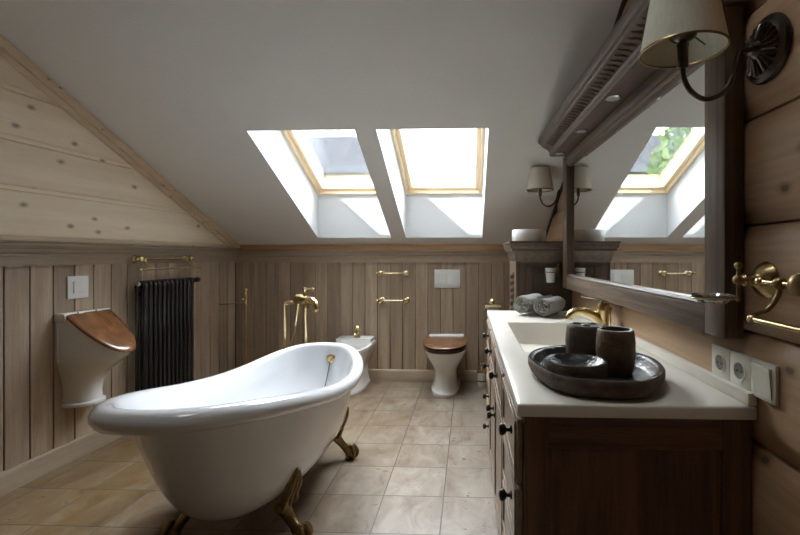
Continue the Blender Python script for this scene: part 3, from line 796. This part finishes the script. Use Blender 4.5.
# ================================================================== vanity
def make_vanity():
    r = thing('vanity_cabinet', 'long dark oak vanity with drawers and doors below the cream top', 'cabinet', (.42,2.03,0))
    ox, oy = .42, 2.03
    X0, X1 = .139, XR-.003; Y0, Y1 = 1.125, 2.95; ZT = .818
    def bx(b, a, c, bev=.002): b.box((a[0]-ox,a[1]-oy,a[2]), (c[0]-ox,c[1]-oy,c[2]), bev, 1)
    b = MB()
    # near end: frame and sunk panel
    bx(b, (X0,Y0,.08), (X0+.06,Y0+.022,ZT)); b.build('stile', M['vanity'], r)
    b = MB(); bx(b, (X1-.07,Y0,.08), (X1,Y0+.022,ZT))
    b.build('stile', M['vanity'], r)
    b = MB(); bx(b, (X0+.06,Y0+.001,.73), (X1-.07,Y0+.022,ZT)); b.build('rail', M['vanity_x'], r)
    b = MB(); bx(b, (X0+.06,Y0+.001,.08), (X1-.07,Y0+.022,.17)); b.build('rail', M['vanity_x'], r)
    b = MB(); bx(b, (X0+.055,Y0+.010,.165), (X1-.065,Y0+.018,.735)); b.build('end_panel', M['vanity'], r)
    b = MB(); bx(b, (X0,Y0+.0225,.08), (X0+.02,Y1,ZT)); bx(b, (X1-.02,Y0+.0225,.08), (X1,Y1,ZT)); bx(b, (X0+.0205,Y1-.02,.08), (X1-.0205,Y1,ZT)); bx(b, (X0+.0205,Y0+.0225,.08), (X1-.0205,Y1-.021,.1))
    b.build('carcass', M['vanity'], r)
    b = MB(); bx(b, (X0+.05,Y0+.04,0), (X1,Y1,.0795)); b.build('plinth', M['vanity_y'], r)
    XD = .121
    def front(name, y0, y1, z0, z1, kn):
        b = MB(); bx(b, (XD,y0,z0), (X0-.0005,y1,z1), .0025)
        # raised rim: the field is a sunk panel
        d = b.build(name, M['vanity_y'], r)
        f = MB(); m = .045 if (z1-z0) > .2 else .03
        bx(f, (XD-.0052,y0+.004,z1-m), (XD-.0002,y1-.004,z1-.004), .0018); bx(f, (XD-.0052,y0+.004,z0+.004), (XD-.0002,y1-.004,z0+m), .0018)
        bx(f, (XD-.0052,y0+.004,z0+m+.0005), (XD-.0002,y0+m,z1-m-.0005), .0018); bx(f, (XD-.0052,y1-m,z0+m+.0005), (XD-.0002,y1-.004,z1-m-.0005), .0018)
        f.build('front_frame', M['vanity_y'], d)
        for (ky, kz) in kn:
            k = MB(); k.lathe([(0,0),(.011,0),(.011,.003),(.006,.006),(.0055,.014),(.013,.019),(.0165,.026),(.014,.033),(.006,.036),(0,.0365)], (XD-.005-ox,ky-oy,kz), (-1,0,0), 18)
            k.build('knob', M['knob'], d)
    tops = [.798,.621,.444,.267]
    for y0, y1 in ((1.135,1.55),(2.53,2.942)):
        for t in tops: front('drawer', y0, y1, t-.166, t, [((y0*.84+y1*.16), t-.05)])
    for y0, y1 in ((1.585,2.037),(2.043,2.495)):
        front('false_drawer', y0, y1, .632, .798, [((y0+y1)/2, .728)])
    front('door', 1.585, 2.037, .101, .621, [(1.995,.50)]); front('door', 2.043, 2.495, .101, .621, [(2.085,.50)])
make_vanity()

def make_top():
    r = thing('washbasin', 'cream washbasin top with a sunk rectangular basin on the oak vanity', 'washbasin', (.41,2.03,.85))
    ox, oy, oz = .41, 2.03, .85
    xs = [.12,.212,.565,XR-.002]; ys = [1.103,1.70,2.455,2.96]
    b = MB(); bm = b.bm
    V = lambda x,y,z: bm.verts.new((x-ox,y-oy,z-oz))
    T = {}; U = {}
    for i,x in enumerate(xs):
        for j,y in enumerate(ys): T[i,j]=V(x,y,.85); U[i,j]=V(x,y,.8185)
    for i in range(3):
        for j in range(3):
            if (i,j)!=(1,1):
                bm.faces.new([T[i,j],T[i+1,j],T[i+1,j+1],T[i,j+1]]); bm.faces.new([U[i,j],U[i,j+1],U[i+1,j+1],U[i+1,j]])
    e = [(0,0),(1,0),(2,0),(3,0),(3,1),(3,2),(3,3),(2,3),(1,3),(0,3),(0,2),(0,1)]
    for a,c in zip(e,e[1:]+e[:1]): bm.faces.new([U[a],U[c],T[c],T[a]])
    q = [(1,1),(2,1),(2,2),(1,2)]
    low = [V(.245,1.77,.745),V(.535,1.77,.735),V(.535,2.39,.735),V(.245,2.39,.745)]
    for k in range(4):
        bm.faces.new([T[q[k]],T[q[(k+1)%4]],low[(k+1)%4],low[k]])
    bm.faces.new(low)
    for k in range(4):   # outer shell of the basin
        pass
    bmesh.ops.recalc_face_normals(bm, faces=bm.faces)
    es = [ed for ed in bm.edges if len(ed.link_faces)==2 and ed.calc_face_angle(0)>.5 and max(v.co.z for v in ed.verts)>-.02]
    bmesh.ops.bevel(bm, geom=es, offset=.006, segments=3, affect='EDGES', profile=.5)
    b.build('worktop', M['counter'], r, 40)
    b = MB(); b.box((XR-.024-ox,1.106-oy,.8505-oz),(XR-.002-ox,2.958-oy,.882-oz), .003, 2); b.build('upstand', M['counter'], r)
    b = MB(); b.lathe([(0,0),(.028,0),(.026,.004),(.02,.004),(.018,.001),(0,.001)], (.39-ox,2.08-oy,.7405-oz), n=24); b.build('drain', M['brass'], r)
make_top()

def make_faucet():
    r = thing('basin_faucet', 'aged brass single lever faucet behind the sunk basin', 'faucet', (.642,2.14,.8505))
    b = MB(); b.lathe([(0,0),(.030,0),(.030,.005),(.026,.010),(.025,.045),(.027,.075),(.030,.10),(.030,.125),(.025,.14),(.0,.146)], n=24)
    b.build('body', M['brass'], r)
    b = MB(); b.tube([(-.012,-.0,.050),(-.04,-.003,.078),(-.075,-.005,.094),(-.11,-.01,.102),(-.14,-.012,.099),(-.162,-.014,.082),(-.168,-.014,.066)], [.025,.023,.021,.019,.018,.0175,.017], 16, 5)
    b.build('spout', M['brass'], r)
    b = MB(); b.lathe([(0,0),(.026,0),(.026,.008),(.018,.016),(0,.018)], (0,0,.1405), n=22)
    b.prism([(.012,-.010,.148),(.012,.010,.148),(-.085,.012,.166),(-.105,.0,.168),(-.085,-.012,.166)], (0,0,.008), .002, 2)
    b.build('lever', M['chrome'], r)
    b = MB(); b.lathe([(0,0),(.003,0),(.003,.10),(.007,.104),(.008,.112),(.004,.119),(0,.12)], (.036,.004,0), n=12); b.build('pop_up_rod', M['brass'], r)
make_faucet()

# stone set
def blob(rx, ry, z, sc_=1.0, n=56, ph=0.0, amp=.035):
    return [(rx*sc_*(1+amp*math.sin(2*t+ph)+amp*.7*math.sin(3*t+1.3+ph)+amp*.35*math.sin(7*t+ph))*math.cos(t), ry*sc_*(1+amp*math.sin(2*t+ph+.5)+amp*.6*math.cos(5*t+ph))*math.sin(t), z) for t in [2*PI*k/n for k in range(n)]]
def make_tray():
    r = thing('stone_tray', 'dark stone tray with raised rim on the near end of the cream top', 'tray', (.372,1.345,.8505), .12)
    b = MB(); rx, ry = .193, .236
    b.loft([blob(rx,ry,0,.84),blob(rx,ry,.003,.90),blob(rx,ry,.014,.955),blob(rx,ry,.034,1),blob(rx,ry,.049,1.0),blob(rx,ry,.054,.98)], cap1=False)
    b.build('tray_side', M['stone'], r, 60)
    b = MB(); b.loft([blob(rx,ry,.054,.98),blob(rx,ry,.053,.915),blob(rx,ry,.046,.89),blob(rx,ry,.022,.85),blob(rx,ry,.017,.80),blob(rx,ry,.016,.4)], cap0=False); b.build('tray_well', M['stone_in'], r, 60)
make_tray()
TZ = .8505+.0167
def make_cup(loc, lbl, h, rad, mat, holes):
    r = thing('toothbrush_holder' if holes else 'stone_tumbler', lbl, 'toothbrush holder' if holes else 'tumbler', loc)
    ring = lambda k, z, ph=.4: blob(rad, rad, z, k, 40, ph, .012)
    b = MB(); b.loft([ring(.80,0),ring(.86,.004),ring(.93,h*.2),ring(1.0,h*.5),ring(.985,h*.72),ring(.93,h*.93),ring(.90,h-.002),ring(.87,h)], cap1=False)
    b.build('cup_side', mat, r, 60)
    b = MB()
    if holes:
        b.loft([ring(.87,h),ring(.80,h+.0005),ring(.3,h+.0005)], cap0=False); t = b.build('top_plate', M['stone_top'], r, 60)
        for k in range(3):
            a = k*2*PI/3+.4; c = MB()
            c.lathe([(.0,.0),(.012,0),(.0145,.0012),(.0145,.002),(.013,.003),(.0115,.0018),(0,.0014)], (.030*math.cos(a),.030*math.sin(a),h+.0006), n=20); c.build('hole_rim', M['knob'], t)
    else:
        b.loft([ring(.87,h),ring(.72,h),ring(.70,h-.004),ring(.66,h-.05),ring(.60,.02),ring(.1,.016)], cap0=False); b.build('polished_mouth', M['stone_in'], r, 60)
make_cup((.385,1.483,TZ), 'dark stone toothbrush holder behind the round soap dish on the tray', .122, .064, M['stone'], True)
make_cup((.437,1.338,TZ), 'brown stone tumbler beside the soap dish on the tray', .132, .057, M['stone_brown'], False)
def make_dish():
    r = thing('soap_dish', 'shallow round dark stone soap dish at the front of the tray', 'soap dish', (.301,1.268,TZ))
    b = MB(); R = .087; g = lambda k, z: blob(R, R, z, k, 44, 1.1, .012)
    b.loft([g(.86,0),g(.93,.004),g(1,.018),g(1,.050),g(.975,.056)], cap1=False); b.build('dish_side', M['stone'], r, 60)
    b = MB(); b.loft([g(.975,.056),g(.90,.056),g(.83,.048),g(.6,.034),g(.2,.03)], cap0=False); b.build('dish_well', M['stone_in'], r, 60)
make_dish()

# rolled towels
def rolled(loc, rz, label, length=.27, turns=3.6, R=.066):
    r = thing('rolled_towel', label, 'towel', loc, rz, 'rolled grey towels on the vanity top')
    n = 110; th = .0125
    out, inn = [], []
    for k in range(n+1):
        f = k/n; a = -f*turns*2*PI - 2.3; rad = .008 + (R-.008)*f
        rad2 = max(.002, rad-th)
        wob = 1+.03*math.sin(3*a+.7*f)
        out.append((rad*wob*math.cos(a), rad*wob*math.sin(a)*.94)); inn.append((rad2*wob*math.cos(a), rad2*wob*math.sin(a)*.94))
    poly = out + inn[::-1]
    zoff = R*.955
    b = MB(); m = 13; rings = []
    for i in range(m+1):
        f = i/m; y = length*f
        k = 1 - .05*(2*f-1)**4 + .012*math.sin(9*f)
        cone = .010*math.sin(2.2*f)
        rings.append([(x*k+cone, y+.006*math.sin(5*math.atan2(z,x))*(1 if i in (0,m) else 0)+.12*math.hypot(x,z)*(1-f)*(1 if i<3 else 0)*.5, z*k+zoff) for x,z in poly])
    b.loft(rings, cap0=False, cap1=False)
    nn = n+1; vs = list(b.bm.verts)
    for base in (0, m*2*nn):
        for k in range(n):
            try: b.bm.faces.new([vs[base+k], vs[base+k+1], vs[base+2*nn-2-k], vs[base+2*nn-1-k]])
            except Exception: pass
    b.build('terry_roll', M['towel'], r, 70)
    return r
rolled((.318,2.70,.8505), -.5, 'rolled grey towel on the vanity top, farther from the mirror', .25)
rolled((.435,2.625,.8505), -.5, 'rolled grey towel on the vanity top, nearer the mirror', .25, 3.3, .067)

# ================================================================== tall cabinet at the end of the vanity
def make_column():
    X0, X1, Y0, Y1 = .332, XR-.002, 3.045, 3.52
    cx, cy = (X0+X1)/2, (Y0+Y1)/2
    r = thing('tall_cabinet', 'dark oak cabinet with moulded cornice standing past the vanity', 'cabinet', (cx,cy,0))
    q = lambda x,y,z: (x-cx,y-cy,z)
    b = MB(); b.box(q(X0+.001,Y0,0), q(X1,Y1,1.20), .003, 1)
    b.build('body', M['dark_oak_z'], r)
    b = MB(); b.box(q(X0+.05,Y0-.010,.10), q(X0+.10,Y0-.0005,1.14), .003,1); b.box(q(X1-.05,Y0-.010,.10), q(X1,Y0-.0005,1.14), .003,1); b.box(q(X0+.1005,Y0-.010,1.08), q(X1-.0505,Y0-.0005,1.14), .003,1); b.box(q(X0+.1005,Y0-.010,.10), q(X1-.0505,Y0-.0005,.18), .003,1)
    b.build('door_frame', M['dark_oak_z'], r)
    # side facing the room: pilaster edges and a rope-turned column in a slot
    b = MB()
    b.box(q(X0-.012,Y0-.006,0), q(X0+.0005,Y0+.10,1.17), .003,1); b.box(q(X0-.012,Y0+.22,0), q(X0+.0005,Y1,1.17), .003,1)
    b.box(q(X0-.012,Y0+.1005,1.095), q(X0+.0005,Y0+.2195,1.17), .003,1)
    b.build('pilaster', M['frame_z'], r)
    b = MB(); rings = []
    for i in range(150):
        z = .12 + .965*i/149; ring = []
        for k in range(16):
            a = 2*PI*k/16; rr = .026*(1+.24*math.cos(2*a - z*130))
            ring.append(q(X0-.010+rr*math.cos(a)*.8, Y0+.16+rr*math.sin(a), z))
        rings.append(ring)
    b.loft(rings); b.build('rope_column', M['frame_z'], r)
    # cornice on three sides
    prof = [(.0,1.165),(.010,1.165),(.010,1.178),(.016,1.182),(.018,1.20),(.024,1.222),(.034,1.24),(.042,1.248),(.042,1.262),(.05,1.268),(.054,1.283),(.054,1.296),(.060,1.300),(.060,1.312),(.0,1.312)]
    rings = []
    for d, z in prof:
        rings.append([q(X0-d,Y0-d,z), q(X1,Y0-d,z), q(X1,Y1+d,z), q(X0-d,Y1+d,z)])
    b = MB(); b.loft(rings); b.build('cornice', M['dark_oak_y'], r, 25)
make_column()
b = MB(); b.lathe([(0,0),(.108,0),(.118,.006),(.122,.02),(.122,.082),(.119,.086),(.114,.084),(.112,.03),(.09,.018),(0,.016)], n=48)
o = b.build('white_bowl', M['ceramic'], None, 40, (.432,3.20,1.3125)); tag(o, 'white round straight sided bowl on top of the dark oak cabinet', 'bowl')
def tumbler():
    r = thing('tumbler_holder', 'glass tumbler in a brass ring on the front of the dark oak cabinet', 'tumbler holder', (.545,3.035,1.105))
    b = MB(); b.lathe([(0,0),(.020,0),(.020,.004),(.013,.010),(.009,.014),(.009,.03),(0,.03)], (.055,-.0005,.02), (0,-1,0), 18); b.ball((.055,-.036,.02), .012, 12); b.ball((.055,-.036,.052), .008, 10); b.tube([(.055,-.036,.055),(.055,-.036,-.03)], .0045, 10)
    b.tube([(.055,-.036,0.0),(.034,-.05,0)], .0045, 10)
    b.build('bracket', M['brass_d'], r)
    b = MB(); b.tube([(.037*math.cos(2*PI*k/28),-.055+.037*math.sin(2*PI*k/28),0) for k in range(28)], .0035, 8, loop=True); b.build('ring', M['brass_d'], r)
    b = MB(); b.lathe([(0,-.068),(.027,-.068),(.0335,.005),(.0375,.028),(.035,.028),(.031,.005),(.025,-.062),(0,-.062)], (0,-.055,0), n=32); b.build('tumbler', M['ceramic'], r)
tumbler()

# ================================================================== mirror with cornice lights
def make_mirror():
    xf = .652; Y0, Y1, Z0, Z1 = 1.155, 2.945, 1.005, 1.858
    cy = (Y0+Y1)/2
    r = thing('wall_mirror', 'wide mirror in a dark oak frame on the log wall above the vanity', 'mirror', (xf,Y0,Z0), .019)
    q = lambda x,y,z: (x-xf,y-Y0,z-Z0)
    def post(y0,y1):
        b = MB(); b.box(q(xf,y0,Z0), q(XR-.003,y1,Z1), .004, 2); return b
    b = post(Y0,Y0+.095); b.build('frame_post', M['frame_z'], r)
    b = post(Y1-.10,Y1); b.build('frame_post', M['frame_z'], r)
    b = MB(); b.box(q(xf+.001,Y0+.0955,Z0), q(XR-.003,Y1-.1005,Z0+.075), .004, 2)
    b.build('frame_rail', M['frame_y'], r)
    b = MB(); prof = [(xf+.006,Z0+.0755),(xf+.003,Z0+.082),(xf+.008,Z0+.090),(.690,Z0+.097),(.70,Z0+.097),(.70,Z0+.0755)]
    b.loft([[q(x,Y0+.096,z) for x,z in prof], [q(x,Y1-.101,z) for x,z in prof]]); b.build('moulding', M['frame_y'], r, 20)
    b = MB(); b.box(q(xf+.001,Y0+.0955,1.805), q(XR-.003,Y1-.1005,Z1), .004, 2); b.build('frame_rail', M['frame_y'], r)
    b = MB(); prof = [(xf+.004,1.8045),(xf+.002,1.800),(xf+.007,1.795),(xf+.010,1.788),(.690,1.778),(.70,1.778),(.70,1.8045)]
    b.loft([[q(x,Y0+.096,z) for x,z in prof], [q(x,Y1-.101,z) for x,z in prof]]); b.build('moulding', M['frame_y'], r, 20)
    b = MB(); b.box(q(.678,Y0+.09,Z0+.07), q(.682,Y1-.095,1.81)); b.build('glass', M['mirror'], r)
    # cornice box
    y0, y1 = 1.14, 2.90
    b = MB(); prof = [(XR-.003,1.8605),(.560,1.8605),(.558,1.868),(.553,1.874),(.556,1.882),(.552,1.892),(.538,1.905),(.518,1.915),(.506,1.924),(.503,1.932),(.494,1.936),(.488,1.944),(.484,1.956),(.484,1.972),(XR-.003,1.972)]
    b.loft([[q(x,y0,z) for x,z in prof], [q(x,min(y1,YC(z)-.012 if x<.56 else y1),z) for x,z in prof]]); cn = b.build('cornice', M['dark_oak_y'], r, 18)
    b = MB(); k = 0; yy = y0+.03
    while yy < y1-.16:
        b.tube([Vector((.5465-xf,yy-Y0,1.893-Z0)), Vector((.536-xf,yy+.012-Y0,1.902-Z0)), Vector((.524-xf,yy+.026-Y0,1.910-Z0)), Vector((.512-xf,yy+.034-Y0,1.917-Z0))], [.002,.0065,.006,.002], 8, 3)
        yy += .04
    b.build('carved_band', M['dark_oak_y'], cn)
    for y in (1.826,2.30,2.80):
        b = MB(); b.lathe([(0,0),(.034,0),(.034,.002),(.030,.004),(0,.004)], q(.600,y,1.8603), (0,0,-1), 28); d = b.build('downlight', M['chrome'], r)
        b = MB(); b.lathe([(0,0),(.026,0),(.025,.002),(0,.0022)], q(.600,y,1.8562), (0,0,-1), 24); b.build('lens', M['lens'], d)
make_mirror()

# ================================================================== sconces
def make_sconce(loc, label):
    r = thing('wall_sconce', label, 'wall lamp', loc, 0, 'wall lamps beside the mirror')
    b = MB(); b.lathe([(0,0),(.075,0),(.078,.006),(.074,.013),(.066,.016),(.064,.014),(.058,.016),(.05,.022),(.036,.026),(.02,.032),(.013,.044),(0,.046)], (-.0005,0,.012), (-1,0,0), 40)
    wp = b.build('rosette', M['bronze'], r)
    b = MB()
    for k in range(20):
        a = 2*PI*k/20; c, s = math.cos(a), math.sin(a)
        b.tube([(-.0215,.058*c,.012+.058*s),(-.027,.042*c,.012+.042*s),(-.033,.022*c,.012+.022*s)], [.0045,.004,.002], 6, 2)
    b.build('fluting', M['bronze'], wp)
    b = MB(); b.tube([(-.035,0,.012),(-.062,0,.012),(-.074,0,-.006),(-.082,0,-.045),(-.105,0,-.085),(-.145,0,-.103),(-.180,0,-.085),(-.198,0,-.050),(-.200,0,-.02)], .0062, 12, 6)
    b.build('arm', M['bronze'], r)
    b = MB(); b.lathe([(0,-.03),(.010,-.03),(.012,-.022),(.012,.02),(.014,.026),(.010,.032),(.022,.038),(.03,.046),(.022,.054),(.014,.058),(.014,.085),(0,.087)], (-.2,0,0), n=20); b.build('lamp_holder', M['bronze'], r)
    b = MB(); b.lathe([(0,.085),(.010,.087),(.012,.10),(.02,.118),(.024,.135),(.02,.152),(.008,.162),(0,.164)], (-.2,0,0), n=20); b.build('bulb', M['lens'], r)
    h0, h1, r0, r1 = .012, .170, .0945, .0665
    b = MB(); b.lathe([(r0,h0),(r1,h1),(r1-.0025,h1),(r0-.0025,h0),(r0,h0)], (-.2,0,0), n=48)
    # close lathe caps are not wanted: drop the two end discs
    for f in [f for f in b.bm.faces if len(f.verts) > 8]: b.bm.faces.remove(f)
    sh = b.build('lamp_shade', M['shade'], r, 60)
    for rr, hh in ((r0,h0),(r1,h1)):
        b = MB(); b.tube([(-.2+(rr-.001)*math.cos(2*PI*k/48),(rr-.001)*math.sin(2*PI*k/48),hh) for k in range(48)], .0028, 8, loop=True); b.build('shade_trim', M['brass_d'], sh)
    b = MB()
    for k in range(3):
        a = 2*PI*k/3+.5; b.tube([(-.2+.012*math.cos(a),.012*math.sin(a),.062),(-.2+.04*math.cos(a),.04*math.sin(a),.056),(-.2+(r0-.012)*math.cos(a),(r0-.012)*math.sin(a),.045)], .0018, 6, 2)
    b.build('shade_spider', M['bronze'], r)
    return r
s1 = make_sconce((XR,1.065,1.690), 'wall lamp with parchment shade beside the towel rail, cut off by the picture top')
s2 = dup(s1); s2.location = (XR,3.16,1.668); s2['label'] = 'wall lamp with parchment shade above the white bowl past the far end of the mirror'

# ================================================================== things on the log wall
def sockets():
    r = thing('socket_plate', 'ivory plate of two sockets and a rocker switch below the mirror', 'socket', (XR,1.163,.922))
    for k, name in enumerate(('socket','socket','rocker_switch')):
        y = (.0885, 0, -.0885)[k]
        b = MB(); b.box((-.010,y-.044,-.046),(-.0003,y+.044,.046), .003, 2)
        f = b.build(name, M['ivory_plastic'], r)
        b = MB()
        if k < 2:
            b.lathe([(.0255,0),(.0255,.0022),(.022,.0022),(.020,-.0),(0,-.0)], (-.0103,y,0), (-1,0,0), 28); b.build('socket_ring', M['ivory_plastic'], f)
            b = MB(); b.lathe([(0,0),(.0205,0),(.0205,.0012),(0,.0012)], (-.0103,y,0), (-1,0,0), 24); w = b.build('socket_well', M['dark_plastic'], f)
            b = MB()
            for dy in (-.009,.009): b.lathe([(0,0),(.003,0),(.003,.001),(0,.001)], (-.0116,y+dy,0), (-1,0,0), 10)
            b.build('pin_hole', M['knob'], w)
        else:
            b.prism([(-.0104,y-.033,-.036),(-.0104,y-.033,.036),(-.018,y-.033,.036),(-.0115,y-.033,-.036)], (0,.066,0), .0012, 1); b.build('rocker', M['ivory_plastic'], f)
sockets()
r = double_rail((XR,.58,1.161), PI, .30, 'aged brass double towel rail on the log wall near the sockets', -.345, .34, ('brass','brass_d'), (-.42,.33), (-.36,.26))
def glass_dish():
    r = thing('soap_holder', 'clear glass soap dish in a brass holder at the mirror frame edge', 'soap dish', (XR,1.085,1.155))
    b = MB(); b.lathe([(0,0),(.043,0),(.044,.006),(.038,.014),(.033,.02),(.022,.028),(.014,.036),(.012,.052),(.015,.056),(.010,.062),(0,.062)], (.001,-.012,.006), (-1,0,0), 28); b.build('rosette', M['brass'], r)
    b = MB(); b.ball((-.066,-.010,.006), .012, 12); b.ball((-.066,-.010,.040), .009, 12); b.tube([(-.066,-.010,.036),(-.066,-.010,-.040)], .0045, 10); b.ball((-.066,-.010,-.040), .006, 10); b.tube([(-.066,-.010,-.037),(-.08,-.008,-.037)], .004, 8); b.build('post', M['brass_d'], r)
    b = MB(); b.tube([(-.125+.045*math.cos(2*PI*k/36),-.008+.045*math.sin(2*PI*k/36),-.037) for k in range(36)], .0024, 8, loop=True); b.build('ring', M['brass'], r)
    b = MB(); b.lathe([(0,-.014),(.03,-.014),(.040,-.004),(.0475,.006),(.045,.006),(.038,-.002),(.028,-.010),(0,-.010)], (-.125,-.008,-.0345), n=36); b.build('glass_dish', M['clear'], r)
glass_dish()

# ================================================================== outside, beyond the roof windows
b = MB(); b.box((-60,8,-4.2),(60,70,-4.0)); struct(b.build('ground', M['ground']), 'garden ground far below the roof windows', 'ground')
def tree(x, y, z0, h, w, mat, label, cat, n=700, conic=False):
    r = thing('tree', label, cat, (x,y,z0))
    b = MB(); b.tube([(0,0,0),(.05,0,h*.4),(0,.05,h*.75),(0,0,h*.97)], [.16,.12,.07,.02], 8, 4)
    for k in range(14):
        a = k*2.4; f = .3+.6*k/14; l = w*(1-.6*f)
        b.tube([(0,0,h*f),(l*.5*math.cos(a),l*.5*math.sin(a),h*f+.25),(l*.9*math.cos(a),l*.9*math.sin(a),h*f+.3)], [.05,.03,.01], 6, 2)
    b.build('trunk', M['bark'], r)
    c = MB(); rnd = random.Random(int(x*10)+3)
    for k in range(n):
        f = rnd.random(); zz = h*(.25+.75*f)
        rad = w*(1-f)**.8 if conic else w*math.sin(PI*min(.98,.12+.86*f))**.7
        a = rnd.random()*2*PI; q = rad*math.sqrt(rnd.random()); p = Vector((q*math.cos(a), q*math.sin(a), zz))
        s = .10+.10*rnd.random()
        u = Vector((rnd.uniform(-1,1),rnd.uniform(-1,1),rnd.uniform(-1,1))).normalized(); v = u.orthogonal().normalized()
        c.faces([p-u*s, p+v*s*.5, p+u*s, p-v*s*.5], [(0,1,2,3)])
    c.build('crown', mat, r)
tree(-5.9, 14.0, -4.0, 9.6, 1.5, M['leaf_a'], 'light green leafy tree beyond the roof window over the bathtub', 'tree', 2200)
def house():
    r = thing('house', 'pale house with slate roof beyond the roof windows', 'house', (-9.6,26,-4))
    b = MB(); b.box((-4,0,0),(4,7,10.2)); b.build('wall', M['render'], r)
    b = MB(); b.prism([(-4.4,-.5,10.0),(-4.4,7.5,10.0),(-4.4,3.5,13.2)], (8.8,0,0)); b.build('roof', M['slate'], r)
    for x in (-2.6,-.6,1.4):
        for z in (4.6,7.6):
            b = MB(); b.box((x-.55,-.05,z),(x+.55,.0,z+1.5)); w = b.build('window', M['white_plastic'], r)
            c = MB(); c.box((x-.45,-.06,z+.1),(x-.04,-.05,z+1.4)); c.box((x+.04,-.06,z+.1),(x+.45,-.05,z+1.4)); c.build('pane', M['bluegl'], w)
house()

# ================================================================== light, sky, camera
w = bpy.data.worlds.new('sky'); sc.world = w; w.use_nodes = True; nt = w.node_tree; nt.nodes.clear()
out = N(nt, 'ShaderNodeOutputWorld'); bg = N(nt, 'ShaderNodeBackground')
tc = N(nt, 'ShaderNodeTexCoord'); nz = N(nt, 'ShaderNodeTexNoise'); nz.inputs['Scale'].default_value = 2.5; nz.inputs['Detail'].default_value = 5
L(nt, tc.outputs['Generated'], nz.inputs['Vector'])
cloud = ramp(nt, nz.outputs[0], [(.4, (.90,.95,1.0)), (.62, (1.0,.99,.96))])
# bright haze on the side the roof windows face, deeper sky overhead
dt = N(nt, 'ShaderNodeVectorMath', operation='DOT_PRODUCT'); L(nt, tc.outputs['Generated'], dt.inputs[0]); dt.inputs[1].default_value = (-.1,.86,.50)
mr = N(nt, 'ShaderNodeMapRange', interpolation_type='SMOOTHSTEP'); L(nt, dt.outputs['Value'], mr.inputs[0]); mr.inputs[1].default_value = .45; mr.inputs[2].default_value = .95; mr.inputs[3].default_value = 15; mr.inputs[4].default_value = 37
L(nt, cloud, bg.inputs[0]); L(nt, mr.outputs[0], bg.inputs[1])
L(nt, bg.outputs[0], out.inputs[0])
sl = bpy.data.lights.new('sun', 'SUN'); sl.energy = 45; sl.angle = .006; sl.color = (1,.96,.90)
so = bpy.data.objects.new('sun', sl); COL.objects.link(so); so.location = (-3,-6,9)
so.rotation_euler = Vector((.487,1,-.91)).to_track_quat('-Z','Y').to_euler()

cd = bpy.data.cameras.new('camera'); co = bpy.data.objects.new('camera', cd); COL.objects.link(co)
TH = math.radians(2.2)
co.location = (0,0,1.22); co.rotation_euler = (PI/2,0,TH)
cd.sensor_width = 36; cd.sensor_fit = 'HORIZONTAL'; cd.lens = 442/800*36
PX = 469-442*math.tan(TH)
cd.shift_x = (400-PX)/800; cd.shift_y = (255-267.5)/800
cd.clip_start = .02; cd.clip_end = 300
sc.camera = co
sc.view_settings.view_transform = 'Standard'; sc.view_settings.look = 'None'
sc.view_settings.exposure = 0.3; sc.view_settings.gamma = 1.0
try: sc.view_settings.use_curve_mapping = False
except Exception: pass
sc.cycles.max_bounces = 14; sc.cycles.diffuse_bounces = 8; sc.cycles.glossy_bounces = 6; sc.cycles.transparent_max_bounces = 12
sc.cycles.sample_clamp_indirect = 12; sc.cycles.caustics_reflective = False; sc.cycles.caustics_refractive = False
